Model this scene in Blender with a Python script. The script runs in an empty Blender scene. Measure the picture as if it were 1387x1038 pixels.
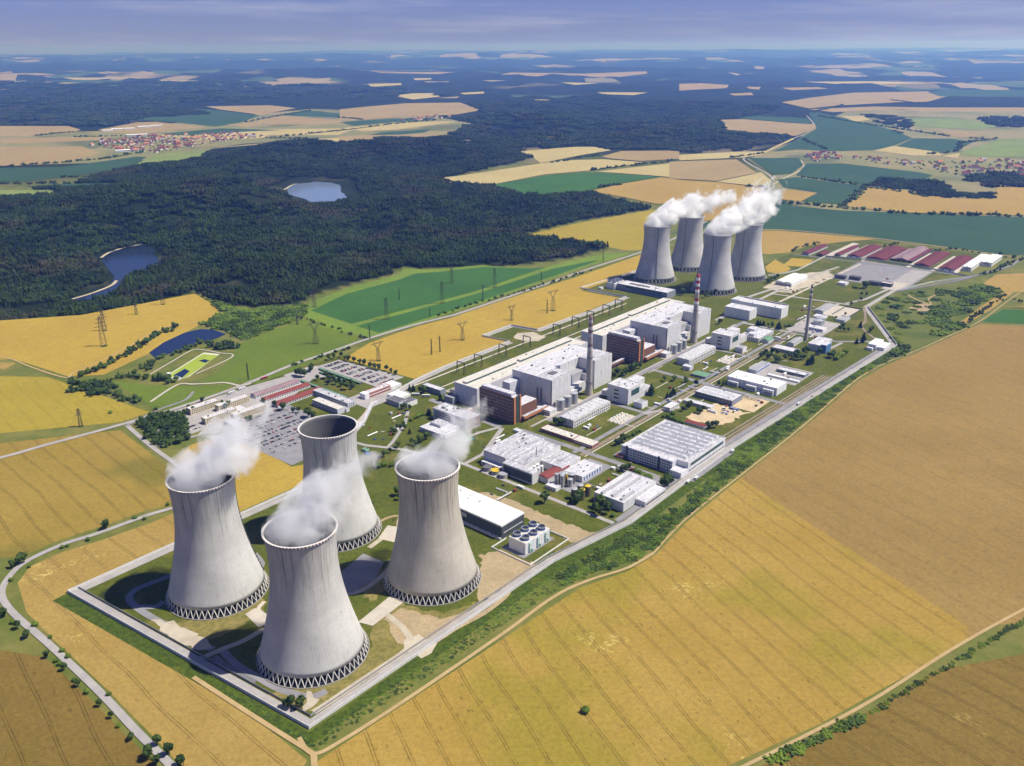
import bpy, bmesh, math, random
import numpy as np
from mathutils import Vector, Matrix
random.seed(7); rng = np.random.default_rng(7)
SC = bpy.context.scene
COL = SC.collection
R = math.radians

# ---------------------------------------------------------------- camera
CAM_H, FOC, PITCH, ROLL = 499.4, 1170.2, R(21.297), -0.006   # height m, focal length in photo pixels
_s, _c = math.sin(PITCH), math.cos(PITCH)
_fw = Vector((0, _c, -_s)); _up0 = Vector((0, _s, _c)); _ri0 = Vector((1, 0, 0))
_ri = math.cos(ROLL) * _ri0 + math.sin(ROLL) * _up0
_up = -math.sin(ROLL) * _ri0 + math.cos(ROLL) * _up0
cam_d = bpy.data.cameras.new('camera'); cam = bpy.data.objects.new('camera', cam_d); COL.objects.link(cam)
cam.matrix_world = Matrix(((_ri.x, _up.x, -_fw.x, 0), (_ri.y, _up.y, -_fw.y, 0), (_ri.z, _up.z, -_fw.z, CAM_H), (0, 0, 0, 1)))
cam_d.sensor_width = 36; cam_d.sensor_fit = 'HORIZONTAL'; cam_d.lens = FOC / 1387 * 36
cam_d.clip_start = 1; cam_d.clip_end = 200000
SC.camera = cam

# ---------------------------------------------------------------- sky, sun, exposure
SUN_EL, SUN_AZ = R(58), R(90)
world = bpy.data.worlds.new('World'); SC.world = world; world.use_nodes = True
nt = world.node_tree; nt.nodes.clear()
def wn(t, **k):
    n = nt.nodes.new(t)
    for a, b in k.items(): setattr(n, a, b)
    return n
sky = wn('ShaderNodeTexSky', sky_type='NISHITA', sun_disc=False, sun_elevation=SUN_EL, sun_rotation=SUN_AZ, altitude=500)
sky.air_density = 1.0; sky.dust_density = 0.1; sky.ozone_density = 3.0
tc = wn('ShaderNodeTexCoord'); mp = wn('ShaderNodeMapping'); mp.inputs['Scale'].default_value = (1.6, 1.6, 26)
nz = wn('ShaderNodeTexNoise'); nz.inputs['Scale'].default_value = 2.2; nz.inputs['Detail'].default_value = 7; nz.inputs['Roughness'].default_value = .62
rp = wn('ShaderNodeValToRGB'); rp.color_ramp.elements[0].position = .5; rp.color_ramp.elements[1].position = .72
tint = wn('ShaderNodeMix', data_type='RGBA', blend_type='MULTIPLY'); tint.inputs['Factor'].default_value = 1
tint.inputs['B'].default_value = (.325, .35, .76, 1)
mixc = wn('ShaderNodeMix', data_type='RGBA'); mixc.inputs['B'].default_value = (5.4, 5.4, 6.6, 1)
mulf = wn('ShaderNodeMath', operation='MULTIPLY'); mulf.inputs[1].default_value = .42
bg = wn('ShaderNodeBackground'); bg.inputs['Strength'].default_value = .085
out = wn('ShaderNodeOutputWorld')
L = nt.links.new
L(tc.outputs['Generated'], mp.inputs['Vector']); L(mp.outputs['Vector'], nz.inputs['Vector']); L(nz.outputs['Fac'], rp.inputs['Fac'])
L(rp.outputs['Color'], mulf.inputs[0]); L(sky.outputs['Color'], tint.inputs['A']); L(tint.outputs['Result'], mixc.inputs['A'])
L(mulf.outputs[0], mixc.inputs['Factor']); L(mixc.outputs['Result'], bg.inputs['Color']); L(bg.outputs['Background'], out.inputs['Surface'])
sun_d = bpy.data.lights.new('sun', 'SUN'); sun_d.energy = 5.0; sun_d.angle = R(.53); sun_d.color = (1, .95, .86)
sun = bpy.data.objects.new('sun', sun_d); COL.objects.link(sun)
_sd = Vector((math.sin(SUN_AZ) * math.cos(SUN_EL), math.cos(SUN_AZ) * math.cos(SUN_EL), math.sin(SUN_EL)))
sun.rotation_euler = _sd.to_track_quat('Z', 'Y').to_euler(); sun.location = _sd * 900
SC.view_settings.view_transform = 'Standard'; SC.view_settings.look = 'None'
SC.view_settings.exposure = 0.4; SC.view_settings.gamma = 1
SC.render.engine = 'CYCLES'
SC.cycles.use_denoising = True; SC.cycles.use_adaptive_sampling = True; SC.cycles.adaptive_threshold = .03
SC.cycles.max_bounces = 12; SC.cycles.diffuse_bounces = 2; SC.cycles.glossy_bounces = 2; SC.cycles.volume_bounces = 8
SC.cycles.transparent_max_bounces = 8; SC.cycles.caustics_reflective = False; SC.cycles.caustics_refractive = False
SC.cycles.volume_max_steps = 256

# ---------------------------------------------------------------- places
def g(px, py, z=0.0):
    """ground point (at height z) that stands at this place of the surveyed view"""
    d = _fw + _ri * ((px - 693.5) / FOC) + _up * ((519 - py) / FOC)
    t = (z - CAM_H) / d.z
    return (d.x * t, d.y * t)
def zoomed(ox, oy, s, pts):
    r = []
    for x, y in pts:
        X, Y = ox + x / s, oy + y / s
        if X >= 1385: X += 260
        if X <= 1.5: X -= 260
        r.append((X, Y))
    return r
UA = R(49.5); UX, UY = math.cos(UA), math.sin(UA); ORG = (-177.8, 628.8)
def W(u, v, z=0.0):          # plant grid (u along the halls, v across, toward the big field) -> world
    return Vector((ORG[0] + u * UX + v * UY, ORG[1] + u * UY - v * UX, z))
def to_uv(x, y):
    x -= ORG[0]; y -= ORG[1]
    return (x * UX + y * UY, x * UY - y * UX)

# ---------------------------------------------------------------- mesh helpers
class MB:
    def __init__(s): s.v = []; s.f = []; s.m = []
    def quad(s, a, b, c, d, m=0):
        n = len(s.v); s.v += [a, b, c, d]; s.f.append((n, n + 1, n + 2, n + 3)); s.m.append(m); return s
    def tri(s, a, b, c, m=0):
        n = len(s.v); s.v += [a, b, c]; s.f.append((n, n + 1, n + 2)); s.m.append(m); return s
    def box(s, x0, x1, y0, y1, z0, z1, m=0, bottom=False):
        n = len(s.v)
        s.v += [(x0, y0, z0), (x1, y0, z0), (x1, y1, z0), (x0, y1, z0), (x0, y0, z1), (x1, y0, z1), (x1, y1, z1), (x0, y1, z1)]
        fs = [(4, 5, 6, 7), (0, 1, 5, 4), (1, 2, 6, 5), (2, 3, 7, 6), (3, 0, 4, 7)] + ([(3, 2, 1, 0)] if bottom else [])
        s.f += [tuple(n + i for i in f) for f in fs]; s.m += [m] * len(fs); return s
    def gable(s, x0, x1, y0, y1, z0, z1, m=0, over=.4, along='x'):
        if along == 'x':
            ym = (y0 + y1) / 2; x0 -= over; x1 += over; y0 -= over; y1 += over; t = .25
            a, b, c, d, e, f = (x0, y0, z0), (x1, y0, z0), (x1, y1, z0), (x0, y1, z0), (x0, ym, z1), (x1, ym, z1)
        else:
            xm = (x0 + x1) / 2; x0 -= over; x1 += over; y0 -= over; y1 += over
            a, b, c, d, e, f = (x1, y0, z0), (x1, y1, z0), (x0, y1, z0), (x0, y0, z0), (xm, y0, z1), (xm, y1, z1)
        s.quad(a, b, f, e, m); s.quad(c, d, e, f, m); s.tri(d, a, e, m); s.tri(b, c, f, m); s.quad(d, c, b, a, m); return s
    def cyl(s, cx, cy, r0, r1, z0, z1, n=20, m=0, cap=True, cm=None):
        k = len(s.v)
        for r, z in ((r0, z0), (r1, z1)):
            for i in range(n):
                a = 2 * math.pi * i / n; s.v.append((cx + r * math.cos(a), cy + r * math.sin(a), z))
        for i in range(n):
            j = (i + 1) % n; s.f.append((k + i, k + j, k + n + j, k + n + i)); s.m.append(m)
        if cap: s.f.append(tuple(k + n + i for i in range(n))); s.m.append(m if cm is None else cm)
        return s
    def bar(s, a, b, w, m=0):
        a, b = Vector(a), Vector(b); d = (b - a).normalized()
        x = d.orthogonal().normalized() * w / 2; y = d.cross(x).normalized() * w / 2
        n = len(s.v); s.v += [tuple(p + q) for p in (a, b) for q in (x + y, y - x, -x - y, x - y)]
        for i in range(4):
            j = (i + 1) % 4; s.f.append((n + i, n + j, n + 4 + j, n + 4 + i)); s.m.append(m)
        s.f += [(n + 3, n + 2, n + 1, n), (n + 4, n + 5, n + 6, n + 7)]; s.m += [m, m]; return s
    def mesh(s, name, mats, smooth=False):
        me = bpy.data.meshes.new(name); me.from_pydata(s.v, [], s.f)
        for mt in (mats if isinstance(mats, (list, tuple)) else [mats]): me.materials.append(mt)
        if any(s.m): me.polygons.foreach_set('material_index', s.m)
        if smooth: me.polygons.foreach_set('use_smooth', [True] * len(s.f))
        me.update(); return me
    def build(s, name, mats, parent=None, smooth=False, loc=None, rz=0):
        o = put(name, s.mesh(name, mats, smooth), parent, loc, rz)
        if name in ('window_band', 'wall_rib', 'window_blind'): o['kind'] = 'stuff'      # panes far too small to pick apart
        return o
def put(name, me, parent=None, loc=None, rz=0):
    o = bpy.data.objects.new(name, me); COL.objects.link(o)
    if parent: o.parent = parent
    if loc is not None: o.location = loc
    if rz: o.rotation_euler = (0, 0, rz)
    return o
def tag(o, label=None, cat=None, group=None, kind=None):
    if label: o['label'] = label
    if cat: o['category'] = cat
    if group: o['group'] = group
    if kind: o['kind'] = kind
    return o
def thing(name, label, cat, loc=(0, 0, 0), rz=0, group=None):
    return tag(put(name, None, None, loc, rz), label, cat, group)
def copy_tree(o, loc, rz=None, label=None, parent=None, scale=None):
    c = o.copy(); COL.objects.link(c)
    if parent: c.parent = parent
    else:
        c.location = loc
        if rz is not None: c.rotation_euler = (0, 0, rz)
        if scale: c.scale = scale
        if label: c['label'] = label
    for ch in o.children: copy_tree(ch, None, parent=c)
    return c

# ---------------------------------------------------------------- materials
class NT:
    def __init__(s, name):
        s.mat = bpy.data.materials.new(name); s.mat.use_nodes = True; s.t = s.mat.node_tree; s.t.nodes.clear()
        s.out = s.n('ShaderNodeOutputMaterial')
    def n(s, t, **k):
        x = s.t.nodes.new(t)
        for a, b in k.items(): setattr(x, a, b)
        return x
    def set(s, sock, v):
        if isinstance(v, bpy.types.NodeSocket): s.t.links.new(v, sock)
        else: sock.default_value = (*v, 1) if isinstance(v, tuple) and len(v) == 3 and sock.type == 'RGBA' else v
    def math(s, op, a, b=0.0, c=None, clamp=False):
        x = s.n('ShaderNodeMath', operation=op, use_clamp=clamp); s.set(x.inputs[0], a); s.set(x.inputs[1], b)
        if c is not None: s.set(x.inputs[2], c)
        return x.outputs[0]
    def mix(s, f, a, b, mode='MIX'):
        x = s.n('ShaderNodeMix', data_type='RGBA', blend_type=mode); s.set(x.inputs['Factor'], f); s.set(x.inputs['A'], a); s.set(x.inputs['B'], b)
        return x.outputs['Result']
    def noise(s, vec, scale, detail=3, rough=.55, dist=0, dim='3D'):
        x = s.n('ShaderNodeTexNoise', noise_dimensions=dim); s.set(x.inputs['Vector'], vec); x.inputs['Scale'].default_value = scale
        x.inputs['Detail'].default_value = detail; x.inputs['Roughness'].default_value = rough; x.inputs['Distortion'].default_value = dist
        return x.outputs['Fac']
    def ramp(s, v, a, b, lo=0.0, hi=1.0, smooth=True):
        x = s.n('ShaderNodeMapRange'); x.interpolation_type = 'SMOOTHSTEP' if smooth else 'LINEAR'
        for i, q in enumerate((v, a, b, lo, hi)): s.set(x.inputs[i], q)
        return x.outputs[0]
    def mapping(s, vec, scale=(1, 1, 1), rot=(0, 0, 0)):
        x = s.n('ShaderNodeMapping'); s.set(x.inputs['Vector'], vec); x.inputs['Scale'].default_value = scale; x.inputs['Rotation'].default_value = rot
        return x.outputs[0]
    def pos(s): return s.n('ShaderNodeNewGeometry').outputs['Position']
    def obj(s): return s.n('ShaderNodeTexCoord').outputs['Object']
    def bsdf(s, col, rough=.8, bump=None, strength=.3, dist=.1, spec=.3, metal=0.0, normal=None):
        b = s.n('ShaderNodeBsdfPrincipled'); s.set(b.inputs['Base Color'], col); s.set(b.inputs['Roughness'], rough)
        b.inputs['Specular IOR Level'].default_value = spec; b.inputs['Metallic'].default_value = metal
        if bump is not None:
            x = s.n('ShaderNodeBump'); x.inputs['Strength'].default_value = strength; x.inputs['Distance'].default_value = dist
            s.set(x.inputs['Height'], bump); s.t.links.new(x.outputs[0], b.inputs['Normal'])
        s.t.links.new(b.outputs[0], s.out.inputs['Surface']); return s.mat
M = {}
def simple(name, col, rough=.8, var=.18, scale=.35, fine=2.5, spec=.3, metal=0.0, col2=None):
    """weathered single-colour surface"""
    k = NT(name); p = k.obj()
    a = k.noise(p, scale, 4, .6); b = k.noise(p, fine, 3)
    f = k.math('MULTIPLY_ADD', a, 1.2 * var * 2, 1 - var * 1.2); f = k.math('MULTIPLY', f, k.math('MULTIPLY_ADD', b, var, 1 - var / 2))
    c = k.mix(k.ramp(a, .35, .7), col, col2) if col2 else col
    vv = k.n('ShaderNodeCombineXYZ'); [k.set(vv.inputs[i], f) for i in range(3)]
    c = k.mix(1.0, c, vv.outputs[0], 'MULTIPLY')
    M[name] = k.bsdf(c, rough, spec=spec, metal=metal); return M[name]
def field_mat(name, ca, cb, ang=0.0, tram=24.0, tramdark=.45, rows=.12, patch=(1 / 190), green=None, gpos=.62, pale=None, specks=.0, contrast=(.35, .68), mottle=.22):
    """crop: large soft patches, drilling rows, wheel tracks, flattened and weedy spots"""
    k = NT(name); p = k.pos()
    a = k.noise(p, patch, 4, .6); c = k.mix(k.ramp(a, *contrast), ca, cb)
    q = k.mapping(p, (1, 1, 1), (0, 0, -ang)); sp = k.n('ShaderNodeSeparateXYZ'); k.set(sp.inputs[0], q)
    if green: c = k.mix(k.ramp(k.noise(k.mapping(p, (1, 1, 1), (0, 0, .5)), patch * .8, 3, .5), gpos, gpos + .12), c, green)
    mid = k.noise(p, .05, 5, .65); c = k.mix(k.ramp(mid, .3, .75, .0, .35), c, tuple(x * .72 for x in cb))
    st = k.noise(k.mapping(q, (.012, .55, 1)), 1.0, 3, .6)
    c = k.mix(k.ramp(st, .3, .7, 0, rows * 2.2), c, tuple(x * .62 for x in ca))
    if pale:
        w1 = k.noise(k.mapping(p, (1, 1, 1), (0, 0, .2)), 1 / 95, 3, .5); w2 = k.noise(p, .11, 4, .7, 1.5)
        c = k.mix(k.math('MULTIPLY', k.ramp(w1, .60, .70), k.ramp(w2, .52, .60)), c, pale)
    if specks:
        s1 = k.noise(k.mapping(q, (.13, .3, 1)), 1.0, 2, .5); s2 = k.noise(p, 1 / 60, 2)
        c = k.mix(k.math('MULTIPLY', k.ramp(s1, .66, .70), k.ramp(s2, .3, .6, .25, specks)), c, tuple(x * .28 for x in ca))
    if tram:
        wob = k.math('MULTIPLY', k.math('SUBTRACT', k.noise(p, 1 / 160, 1), .5), 16.0)
        y = k.math('ADD', sp.outputs[1], wob)
        t = k.math('SUBTRACT', k.math('FRACT', k.math('DIVIDE', y, tram)), .5)
        d = k.math('ABSOLUTE', k.math('SUBTRACT', k.math('ABSOLUTE', k.math('MULTIPLY', t, tram)), 1.15))
        ln = k.ramp(d, .3, .68, 1, 0); ln = k.math('MULTIPLY', ln, k.ramp(k.noise(p, .06, 3), .3, .6, .4 * tramdark, tramdark))
        c = k.mix(ln, c, tuple(x * .22 for x in cb))
    fine = k.noise(p, .8, 4, .75); c = k.mix(k.ramp(fine, .34, .66, 0, .45), c, tuple(x * .5 for x in ca))
    tuft = k.noise(p, .22, 3, .7); c = k.mix(k.ramp(tuft, .38, .66, 0, mottle), c, tuple(x * .55 for x in cb)); c = k.mix(k.ramp(tuft, .62, .36, 0, mottle * .5), c, tuple(x * 1.35 for x in ca))
    M[name] = k.bsdf(c, .95, spec=.1, bump=fine, strength=.25, dist=.3); return M[name]
LAY = [0.0, 0.0]      # every sheet lies a hair above the one before it
def mesh_sheet(name, pts, z, mat, label=None, kind='structure'):
    LAY[0] += LAY[1]; z += LAY[0]
    me = bpy.data.meshes.new(name); me.from_pydata([(x, y, z) for x, y in pts], [], [tuple(range(len(pts)))])
    me.update()
    if me.polygons[0].normal.z < 0: me.flip_normals()
    me.materials.append(mat); o = put(name, me); o['kind'] = kind
    if label: o['label'] = label
    return o
def ragged(pts, step=5.0, amp=1.6):
    r = []; n = len(pts)
    for i in range(n):
        a, b = np.array(pts[i], float), np.array(pts[(i + 1) % n], float); m = max(1, int(np.hypot(*(b - a)) / step))
        for t in range(m): r.append(tuple(a + (b - a) * t / m + rng.normal(0, amp, 2)))
    return r
def catmull(pts, n=6):
    p = [pts[0]] + list(pts) + [pts[-1]]; r = []
    for i in range(1, len(p) - 2):
        a, b, c, d = (np.array(q, float) for q in p[i - 1:i + 3])
        for k in range(n):
            t = k / n; r.append(tuple(.5 * (2 * b + (c - a) * t + (2 * a - 5 * b + 4 * c - d) * t * t + (3 * b - a - 3 * c + d) * t ** 3)))
    r.append(tuple(pts[-1])); return r
def strip(name, pts, w, z, mat, label=None, kind='structure', smooth=True, thick=0):
    """road or path: a ribbon of width w along world points"""
    LAY[0] += LAY[1]; z += LAY[0]
    if smooth and len(pts) > 2: pts = catmull(pts)
    P = np.array(pts, float); T = np.gradient(P, axis=0); T /= np.linalg.norm(T, axis=1)[:, None] + 1e-9
    N = np.stack([-T[:, 1], T[:, 0]], 1); b = MB()
    A = P + N * w / 2; B = P - N * w / 2
    for i in range(len(P)): b.v += [(A[i][0], A[i][1], z), (B[i][0], B[i][1], z)]
    for i in range(len(P) - 1): b.f.append((2 * i + 1, 2 * i + 3, 2 * i + 2, 2 * i)); b.m.append(0)
    o = b.build(name, mat); o['kind'] = kind
    if label: o['label'] = label
    return o
# ================================================================ LAND
def in_poly(x, y, poly):
    r = np.zeros(x.shape, bool); n = len(poly)
    for i in range(n):
        x0, y0 = poly[i]; x1, y1 = poly[(i + 1) % n]
        c = (y0 > y) != (y1 > y)
        r ^= c & (x < (x1 - x0) * (y - y0) / ((y1 - y0) + 1e-12) + x0)
    return r
def seg_dist(x, y, poly, closed=True):
    best = np.full(x.shape, 1e9); n = len(poly)
    for i in range(n if closed else n - 1):
        x0, y0 = poly[i]; x1, y1 = poly[(i + 1) % n]; dx, dy = x1 - x0, y1 - y0
        t = np.clip(((x - x0) * dx + (y - y0) * dy) / (dx * dx + dy * dy + 1e-9), 0, 1)
        best = np.minimum(best, np.hypot(x - x0 - t * dx, y - y0 - t * dy))
    return best
_lat = rng.random((256, 256))
def vnoise(x, y):
    xi, yi = np.floor(x).astype(int), np.floor(y).astype(int); fx, fy = x - xi, y - yi
    fx = fx * fx * (3 - 2 * fx); fy = fy * fy * (3 - 2 * fy)
    a = _lat[xi % 256, yi % 256]; b = _lat[(xi + 1) % 256, yi % 256]; c = _lat[xi % 256, (yi + 1) % 256]; d = _lat[(xi + 1) % 256, (yi + 1) % 256]
    return (a * (1 - fx) + b * fx) * (1 - fy) + (c * (1 - fx) + d * fx) * fy
def fbm(x, y, o=4):
    r = 0; amp = .5
    for i in range(o): r = r + amp * vnoise(x + 17.3 * i, y - 9.1 * i); x, y, amp = x * 2.03, y * 2.03, amp * .5
    return r
def sstep(x, a, b):
    t = np.clip((x - a) / (b - a), 0, 1); return t * t * (3 - 2 * t)

WATER_Z = -27.0
LAKES = [[g(x, y, WATER_Z) for x, y in p] for p in (
    [(98, 408), (112, 398), (150, 388), (156, 374), (146, 362), (140, 352), (148, 344), (170, 337), (192, 333), (206, 336), (204, 346), (212, 352), (210, 360), (190, 366), (168, 374), (160, 386), (150, 398), (120, 410)],
    [(390, 256), (402, 250), (425, 247), (450, 248), (462, 254), (460, 260), (467, 268), (462, 273), (440, 275), (425, 277), (418, 270), (398, 265)],
    [(-200, 432), (-60, 424), (20, 418), (60, 414), (64, 419), (20, 426), (-60, 434), (-200, 444)])]
HILLS = [(g(438, 296), 260, -60), (g(430, 284), 140, -25), (g(330, 235), 260, 26), (g(250, 300), 330, 40), (g(540, 262), 380, 26), (g(800, 170), 900, 45), (g(640, 190), 700, 16), (g(150, 300), 300, 22), (g(60, 330), 350, 20), (g(700, 175), 600, -45), (g(860, 160), 700, -60), (g(930, 168), 900, 45)]

# ---- crop colours
WH, WH2 = (.50, .285, .088), (.40, .215, .062)
field_mat('wheat_near', (.385, .262, .062), (.315, .205, .036), R(-66), 24, .75, .10, 1 / 150, green=(.235, .205, .020), gpos=.50, pale=(.50, .40, .12), specks=.85)
field_mat('wheat_brown', (.31, .208, .066), (.255, .166, .048), R(-62), 30, .35, .16, 1 / 170, pale=None, specks=.55)
field_mat('wheat_dark', (.21, .142, .034), (.16, .108, .022), R(-50), 26, .7, .16, 1 / 150, green=(.15, .115, .02), gpos=.60, pale=(.42, .31, .10), specks=.6)
field_mat('wheat_strip', (.37, .26, .075), (.31, .205, .05), R(-42), 30, .7, .12, 1 / 120, green=(.27, .19, .03), gpos=.63, pale=(.56, .42, .14), specks=.5)
field_mat('wheat_left', (.32, .225, .048), (.27, .19, .034), R(-45), 26, .8, .14, 1 / 160, green=(.12, .125, .018), gpos=.55, pale=(.45, .38, .06), specks=.4)
field_mat('wheat_yellow', (.35, .275, .036), (.31, .235, .03), R(-48), 26, .35, .08, 1 / 160, green=(.25, .22, .03), gpos=.60)
field_mat('wheat_gold', (.43, .305, .05), (.375, .25, .042), R(49), 26, .2, .10, 1 / 160, specks=.5)
field_mat('wheat_plain', (.39, .27, .075), (.34, .225, .058), R(20), 0, 0, .12, 1 / 220)
field_mat('wheat_far', (.35, .265, .125), (.30, .215, .095), R(30), 0, 0, .06, 1 / 300)
field_mat('wheat_pale', (.46, .385, .175), (.40, .32, .13), R(30), 0, 0, .06, 1 / 300)
field_mat('crop_green', (.055, .145, .028), (.038, .105, .026), R(49), 0, 0, .15, 1 / 200)
field_mat('crop_edge', (.17, .25, .03), (.12, .19, .03), R(49), 0, 0, .15, 1 / 100)
field_mat('crop_teal', (.046, .100, .050), (.034, .076, .040), R(10), 0, 0, .12, 1 / 260)
field_mat('plateau', (.20, .21, .085), (.30, .25, .12), R(20), 0, 0, .08, 1 / 420, green=(.07, .10, .045), gpos=.5, contrast=(.42, .56))
field_mat('meadow', (.145, .20, .022), (.10, .15, .02), R(20), 9, .12, .18, 1 / 130)
field_mat('meadow_far', (.22, .28, .07), (.15, .20, .055), R(20), 0, 0, .1, 1 / 160)
field_mat('lawn', (.108, .122, .016), (.070, .092, .011), R(49.5), 0, 0, .14, 1 / 40, green=(.20, .168, .045), gpos=.54, mottle=.4)
field_mat('lawn_dry', (.25, .205, .068), (.155, .150, .036), R(49.5), 0, 0, .1, 1 / 28, green=(.34, .26, .13), gpos=.58, mottle=.45)
field_mat('bank', (.075, .105, .012), (.042, .075, .010), R(49.5), 0, 0, .25, 1 / 30, green=(.16, .15, .025), gpos=.6, mottle=.7)
field_mat('scrub_ground', (.10, .135, .022), (.16, .16, .04), 0, 0, 0, .1, 1 / 60, green=(.06, .09, .015), gpos=.52, mottle=.6)
field_mat('dirt', (.43, .335, .20), (.34, .26, .15), 0, 0, 0, .1, 1 / 30)
field_mat('forest_floor', (.030, .042, .016), (.05, .055, .022), 0, 0, 0, .1, 1 / 90)
def road_mat(name, ca, cb):
    k = NT(name); p = k.pos(); c = k.mix(k.ramp(k.noise(p, .06, 4, .65), .3, .7), ca, cb)
    c = k.mix(k.ramp(k.noise(p, .9, 3), .3, .8, 0, .3), c, tuple(x * .6 for x in ca)); M[name] = k.bsdf(c, .9, spec=.15)
road_mat('asphalt', (.26, .25, .265), (.20, .195, .21)); road_mat('asphalt_dark', (.15, .15, .165), (.19, .185, .20))
road_mat('asphalt_pale', (.37, .345, .33), (.29, .275, .275)); road_mat('concrete_path', (.50, .45, .38), (.40, .36, .31)); road_mat('gravel', (.47, .42, .33), (.36, .31, .24))
road_mat('track', (.43, .315, .16), (.36, .26, .12)); road_mat('rail_bed', (.20, .155, .115), (.27, .215, .16)); road_mat('sand_yard', (.56, .44, .28), (.44, .34, .21))

# ---- ground material: grass near by, woods with small fields far off
k = NT('ground'); p = k.pos()
n1 = k.noise(p, 1 / 70, 5, .6); near = k.mix(k.ramp(n1, .35, .65), (.10, .125, .022), (.18, .165, .045))
n2 = k.noise(p, 1 / 14, 3, .7); near = k.mix(k.ramp(n2, .3, .75, 0, .5), near, (.07, .09, .016))
vor = k.n('ShaderNodeTexVoronoi'); k.set(vor.inputs['Vector'], k.mapping(p, (1, .42, 0), (0, 0, .15))); vor.inputs['Scale'].default_value = 1 / 800; vor.inputs['Randomness'].default_value = .95
sc = k.n('ShaderNodeSeparateColor'); k.set(sc.inputs[0], vor.outputs['Color'])
fld = k.mix(k.ramp(sc.outputs[1], .5, .55), (.26, .21, .12), (.06, .10, .045))
fmask = k.math('MULTIPLY', k.ramp(sc.outputs[0], .55, .57), k.ramp(k.noise(p, 1 / 5200, 3, .5), .5, .56))
wood = k.mix(k.ramp(k.noise(p, 1 / 260, 5, .7), .35, .7), (.006, .013, .007), (.016, .025, .010))
far = k.mix(fmask, wood, fld)
ln = k.n('ShaderNodeVectorMath', operation='LENGTH'); k.set(ln.inputs[0], p)
edge = k.math('ADD', ln.outputs['Value'], k.math('MULTIPLY', k.noise(p, 1 / 900, 3), 1800.0))
wd = k.n('ShaderNodeAttribute', attribute_name='woodland').outputs['Fac']; near = k.mix(wd, near, k.mix(k.ramp(k.noise(p, 1 / 90, 4, .7), .48, .62), (.010, .017, .006), (.040, .042, .020)))
M['ground'] = k.bsdf(k.mix(k.ramp(edge, 4600, 5600), near, far), .95, spec=.1, bump=n2, strength=.3, dist=1.0)

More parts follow.
